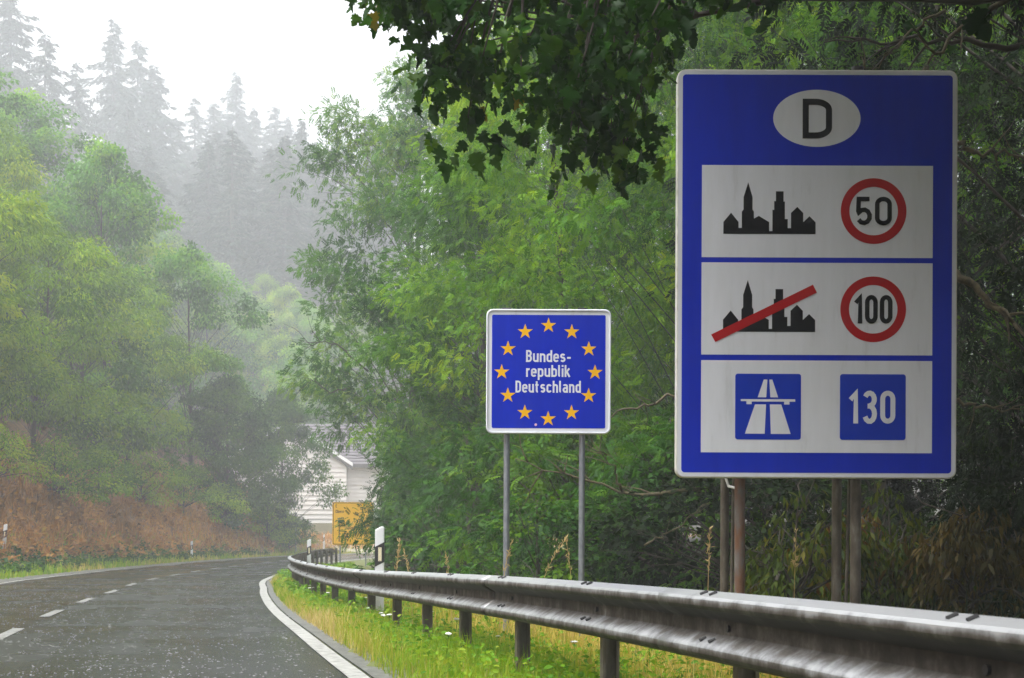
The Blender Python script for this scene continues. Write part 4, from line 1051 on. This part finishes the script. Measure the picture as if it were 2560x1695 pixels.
bare_branch("mossy bare branch slanting down in the upper right corner", [at(2330, -10, 11.5), at(2230, 40, 11.3), at(2160, 120, 11.2), at(2130, 160, 11.2)], .028, 6, 7, sub=.5)
bare_branch("thin mossy branch above the tall sign's right half", [at(2180, 20, 11.6), at(2110, 60, 11.6), at(2060, 120, 11.5), at(1990, 155, 11.5)], .016, 6, 8, sub=.4)
bare_branch("level dark branch above the middle of the tall sign", [at(2360, 100, 12), at(2200, 95, 12), at(2060, 90, 12), at(1900, 95, 12)], .03, 8, 9, sub=.6, mat='bark')
bare_branch("lichen covered branch at the right edge half way up the tall sign", [at(2205, 625, 12), at(2280, 680, 11.9), at(2330, 735, 11.8), at(2385, 790, 11.8)], .04, 5, 10, sub=.4)
bare_branch("thin bare branch right of the tall sign's motorway panel", [at(2205, 920, 12.2), at(2260, 935, 12.2), at(2320, 940, 12.2), at(2390, 925, 12.2)], .018, 4, 12, sub=.35)
bare_branch("crooked mossy branch right of the tall sign's upper corner", [at(2200, 330, 12.3), at(2260, 350, 12.2), at(2310, 345, 12.2), at(2390, 380, 12.2)], .026, 5, 13, sub=.4)
bare_branch("dead twig reaching left out of the ash over the mist, upper of two", [at(800, 900, 44), at(760, 910, 44), at(720, 880, 44), at(690, 905, 44)], .022, 5, 14, mat='bark', sub=1.0)
bare_branch("dead twig reaching left out of the ash over the mist, lower of two", [at(850, 860, 43), at(780, 800, 43), at(740, 790, 43), at(700, 810, 43)], .03, 7, 15, mat='bark', sub=1.1)

# ------------------------------------------------------------------ grass, bracken, flowers
def blades(n, d0, d1, y0, y1, hmin, hmax, wid, seed, lean=.45):
    """curved blades standing on the terrain between two distances from the road centre"""
    gg = np.random.default_rng(seed)
    s0, s1 = s_at(y0), s_at(y1)
    u = gg.random(n); s = s0 + (s1 - s0) * u ** 1.45
    d = gg.uniform(d0, d1, n)
    x = np.interp(s, SL, CL[:, 0]) + np.interp(s, SL, NR[:, 0]) * d; y = np.interp(s, SL, CL[:, 1]) + np.interp(s, SL, NR[:, 1]) * d
    tuft = .5 + .5 * np.sin(x * 3.1 + 2 * np.sin(y * 2.2)) * np.sin(y * 2.7 + x)
    h = (hmin + (hmax - hmin) * gg.random(n) ** 1.6) * (.55 + .75 * tuft)
    z = terrain(x, y) - .02
    th = gg.uniform(0, 2 * np.pi, n); ln = np.abs(gg.normal(0, lean, n)); far = np.clip(y / 12, .8, 3)
    dx, dy = np.cos(th), np.sin(th); wx, wy = -dy * wid * far / 2, dx * wid * far / 2
    B = np.stack([x, y, z], 1)
    def pt(f, bend, ws): 
        c = B + np.stack([dx * h * ln * bend, dy * h * ln * bend, h * f], 1)
        return c - np.stack([wx * ws, wy * ws, 0 * wx], 1), c + np.stack([wx * ws, wy * ws, 0 * wx], 1)
    a0, a1 = pt(0, 0, 1); b0, b1 = pt(.55, .28, .8); c0_, c1_ = pt(.98 - .25 * 0, 1.0, .12)
    V = np.stack([a0, a1, b0, b1, c0_, c1_], 1).reshape(-1, 3)
    i = np.arange(n)[:, None] * 6
    F = np.concatenate([i + np.array([[0, 1, 3, 2]]), i + np.array([[2, 3, 5, 4]])], 1).reshape(-1, 4)
    return V, F, x, y, d, tuft
def grass_obj(name, label, mat, tintf, *a, **k_):
    V, F, x, y, d, tf = blades(*a, **k_)
    gg = np.random.default_rng(a[-1] + 1); t = np.clip(tintf(x, y, d, tf) + gg.normal(0, .14, len(x)), 0, 1)
    o = link(name, raw_mesh(name, V, F, mat, tint=np.repeat(t, 2)))
    tag(o, label, "grass", kind="stuff"); return o
patch = lambda x, y: .5 + .5 * np.sin(x * .9 + y * .55 + 1.5 * np.sin(y * .4))
grass_obj("verge_grass", "bright green grass with dry patches between the road edge and the guardrail", M['grass'],
          lambda x, y, d, tf: .30 + .34 * patch(x, y) + .16 * sstep(17, 9, y) + .34 * np.clip((4.1 - d) / .5, 0, 1) * patch(x * 2, y * 1.3), 80000, 3.5, 5.2, 6, 60, .05, .22, .007, 201)
grass_obj("tall_grass", "tall straw coloured grass behind the guardrail posts", M['straw'],
          lambda x, y, d, tf: .42 + .35 * (patch(x + 2, y) - .3) - .35 * sstep(14, 30, y), 36000, 4.7, 6.6, 2.5, 40, .10, .36, .008, 203)
grass_obj("left_verge_grass", "dull green grass along the foot of the brown bank", M['grass'],
          lambda x, y, d, tf: .45 + .35 * patch(x * .6, y * .6), 26000, -7.2, -4.0, 24, 100, .10, .38, .014, 205)
grass_obj("dry_bracken", "rust brown dry bracken and grass covering the bank left of the road", M['bracken'],
          lambda x, y, d, tf: .40 + .38 * (patch(x * 1.3, y * .7) - .35) + .25 * tf, 60000, -11.5, -6.4, 26, 100, .12, .70, .022, 207, lean=1.1)
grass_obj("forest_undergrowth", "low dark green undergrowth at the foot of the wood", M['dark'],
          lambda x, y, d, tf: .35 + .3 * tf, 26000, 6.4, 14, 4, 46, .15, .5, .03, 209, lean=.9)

def weeds(name, label, n, d0, d1, y0, y1, mat, size, hmax, seed):
    gg = np.random.default_rng(seed); m_ = n // 14; s = s_at(y0) + (s_at(y1) - s_at(y0)) * gg.random(m_) ** 1.4; d = gg.uniform(d0, d1, m_)
    s = np.repeat(s, 14) + gg.normal(0, .07, m_ * 14); d = np.repeat(d, 14) + gg.normal(0, .07, m_ * 14); hh = np.repeat(gg.uniform(.05, hmax, m_), 14) * gg.uniform(.2, 1, m_ * 14)
    x = np.interp(s, SL, CL[:, 0]) + np.interp(s, SL, NR[:, 0]) * d; y = np.interp(s, SL, CL[:, 1]) + np.interp(s, SL, NR[:, 1]) * d
    P = np.stack([x, y, terrain(x, y) + hh], 1); D = gg.normal(0, 1, P.shape) * (1, 1, .4) + (0, 0, .1)
    sz = size * gg.uniform(.5, 1.4, len(P)) * np.clip(y / 15, .9, 2.2)
    V, F = scatter(SIM[0], SIM[1], P, rot_from(D, gg.normal(0, .45, P.shape) + (0, 0, 1)), sz)
    t = np.clip(np.repeat(gg.uniform(.1, .75, m_), 14) + gg.normal(0, .1, len(P)), 0, 1)
    tag(link(name, raw_mesh(name, V, F, mat, tint=np.repeat(t, 2))), label, "weeds", kind="stuff")
weeds("verge_weeds", "small leafy weeds mixed into the verge grass by the guardrail", 16800, 3.7, 5.6, 7, 50, M['grass'], .05, .26, 211)
weeds("bank_weeds", "green leafy weeds along the foot of the brown bank", 9800, -6.6, -4.6, 26, 90, M['edge'], .07, .45, 213)
weeds("bank_scrub", "scattered brown and green scrub on the dry bank", 16800, -10.5, -5.8, 26, 95, M['bracken'], .09, .7, 215)
def umbel(seed):
    gg = np.random.default_rng(seed); b = MB(); s = MB()
    s.tube([(0, 0, -.05), (.01, 0, .15), (0, .01, .30)], [.004, .003, .002], 5)
    V = []; F = []
    for _ in range(36):
        a = gg.uniform(0, 6.28); r = .035 * math.sqrt(gg.random()); z = .305 - 3 * r * r + gg.normal(0, .002)
        c = np.array((r * math.cos(a), r * math.sin(a), z)); i = len(V); q = .0085
        V += [c + (q, 0, 0), c + (0, q, .002), c + (-q, 0, 0), c + (0, -q, .002), c + (0, 0, .006), c - (0, 0, .006)]
        F += [(i, i + 1, i + 4), (i + 1, i + 2, i + 4), (i + 2, i + 3, i + 4), (i + 3, i, i + 4), (i + 1, i, i + 5), (i + 2, i + 1, i + 5), (i + 3, i + 2, i + 5), (i, i + 3, i + 5)]
    for a in np.linspace(0, 6.28, 7)[:-1]: s.tube([(0, 0, .27), (.025 * math.cos(a), .025 * math.sin(a), .302)], .0015, 4)
    return raw_mesh("stem", np.array(s.v), s.f, M['edge'], tint=np.full(len(s.f), .5)), raw_mesh("flower_head", np.array(V), F, M['umbel'])
UM = [umbel(301), umbel(302)]
ug = np.random.default_rng(31)
fl = []
for q_ in (8.6, 9.4, 10.2, 11.0, 11.6, 12.3, 13.1, 13.8, 14.9, 15.8, 16.9, 17.6, 18.8, 20.1, 21.4, 22.6, 24.2, 25.5, 27.3, 29.5):
    s_ = s_at(q_); d_ = ug.uniform(3.85, 4.75); fl.append((float(np.interp(s_, SL, CL[:, 0]) + np.interp(s_, SL, NR[:, 0]) * d_), float(np.interp(s_, SL, CL[:, 1]) + np.interp(s_, SL, NR[:, 1]) * d_)))
for i, (x, y) in enumerate(fl):
    t = thing("umbel_flower", "small white umbel flower growing in the verge grass by the guardrail", "flower", (x, y, gz(x, y)), "white umbel flowers in the verge", ug.uniform(0, 6))
    s_ = ug.uniform(.6, 1.05); t.scale = (s_ * .8, s_ * .8, s_); t.rotation_euler.x = ug.normal(0, .15)
    link("stem", UM[i % 2][0], t); link("flower_head", UM[i % 2][1], t)
def stalk(label, x, y, h, lx, seed):
    gg = np.random.default_rng(seed); b = MB(); z = gz(x, y)
    q = np.linspace(0, 1, 9)[:, None]; pts = np.array((0, 0, 0)) + q * np.array((lx * .3, 0, h)) + q ** 3 * np.array((lx * .7, 0, -.12 * abs(lx)))
    b.tube(pts, np.linspace(.004, .0018, 9), 5); ns = len(b.f)
    t = thing("grass_stalk", label, "grass stalk", (x, y, z), "dry grass stalks behind the guardrail")
    link("stem", raw_mesh("stem", np.array(b.v), b.f, M['stalk'], tint=np.full(ns, .4)), t)
    c = pts[-1] - (pts[-1] - pts[-3]) * gg.random((26, 1)) * 1.2 + gg.normal(0, .006, (26, 3))
    V, F = scatter(NAR[0], NAR[1], c, rot_from(gg.normal(0, .5, (26, 3)) + (lx, 0, .9), gg.normal(0, 1, (26, 3))), gg.uniform(.03, .055, 26))
    link("seed_head", raw_mesh("seed_head", V, F, M['stalk'], tint=gg.random(len(F))), t)
for a in (("dry grass stalk bending right, nearest the largest delineator post", -1.42, 16.2, .98, .10, 1), ("dry grass stalk left of the border sign's left pole, drooping tip", -1.1, 15.2, .92, -.10, 2),
          ("upright dry stalk midway between delineator post and border sign", -1.35, 15.8, 1.05, .05, 3), ("dry stalk touching the border sign's left pole", -.12, 12.6, 1.0, .12, 4),
          ("long dry stalk leaning far right between the border sign's poles", .18, 12.4, 1.02, .30, 5), ("thin upright stalk left of the border sign's right pole", .56, 12.2, 1.0, -.08, 6),
          ("thin dry stalk just left of the tall sign's left poles", 1.46, 10.2, 1.05, .02, 7), ("short curved stalk beside the border sign's left pole", -.62, 14.2, .88, -.07, 8),
          ("thin upright stalk between the tall sign's pairs of poles", 2.25, 10.9, 1.02, .02, 9)):
    stalk(*a)

# ------------------------------------------------------------------ rain on the road
gg = np.random.default_rng(77); n = 7500
y = 8.2 + 30 * gg.random(n) ** 1.7; dd_ = gg.uniform(-4.0, 3.1, n)
n0_ = [np.interp(y, CL[:120 + 60, 1], NR[:180, k_]) for k_ in (0, 1)]
x = np.interp(y, CL[:180, 1], CL[:180, 0]) + n0_[0] * dd_; y2 = y + n0_[1] * dd_
V = []; F = []
oct_ = np.array([(1, 0, 0), (0, 1, 0), (-1, 0, 0), (0, -1, 0), (0, 0, 1), (0, 0, -1)], float)
of = np.array([(0, 1, 4), (1, 2, 4), (2, 3, 4), (3, 0, 4), (1, 0, 5), (2, 1, 5), (3, 2, 5), (0, 3, 5)])
PP = []; SS = []
for a in range(n):
    m_ = int(gg.integers(1, 4))
    for _ in range(m_):
        PP.append((x[a] + gg.normal(0, .012), y2[a] + gg.normal(0, .012), zroad(y2[a]) + abs(gg.normal(.004, .008)))); SS.append((gg.uniform(.004, .015), gg.uniform(.004, .010), gg.uniform(.001, .004)))
PP = np.array(PP); SS = np.array(SS)
V = (oct_[None] * SS[:, None, :] + PP[:, None, :]).reshape(-1, 3); F = (of[None] + (np.arange(len(PP)) * 6)[:, None, None]).reshape(-1, 3)
tag(link("rain_splashes", raw_mesh("rain_splashes", V, F, M['splash'], smooth=True)), "tiny white splashes of heavy rain on the wet road", "rain", kind="stuff")

# ------------------------------------------------------------------ haze: one closed box of even air around everything
hz_ = MB().box(-188, 124, -16, 374, -2.2, 150)
m = bpy.data.materials.new("mist"); m.use_nodes = True; t = m.node_tree; t.nodes.clear()
pv = t.nodes.new("ShaderNodeVolumePrincipled"); pv.inputs["Color"].default_value = (.93, .96, 1.0, 1); pv.inputs["Density"].default_value = .0021
pv.inputs["Anisotropy"].default_value = .2
out = t.nodes.new("ShaderNodeOutputMaterial"); t.links.new(pv.outputs[0], out.inputs["Volume"])
ho = hz_.build("haze", m); tag(ho, kind="stuff")
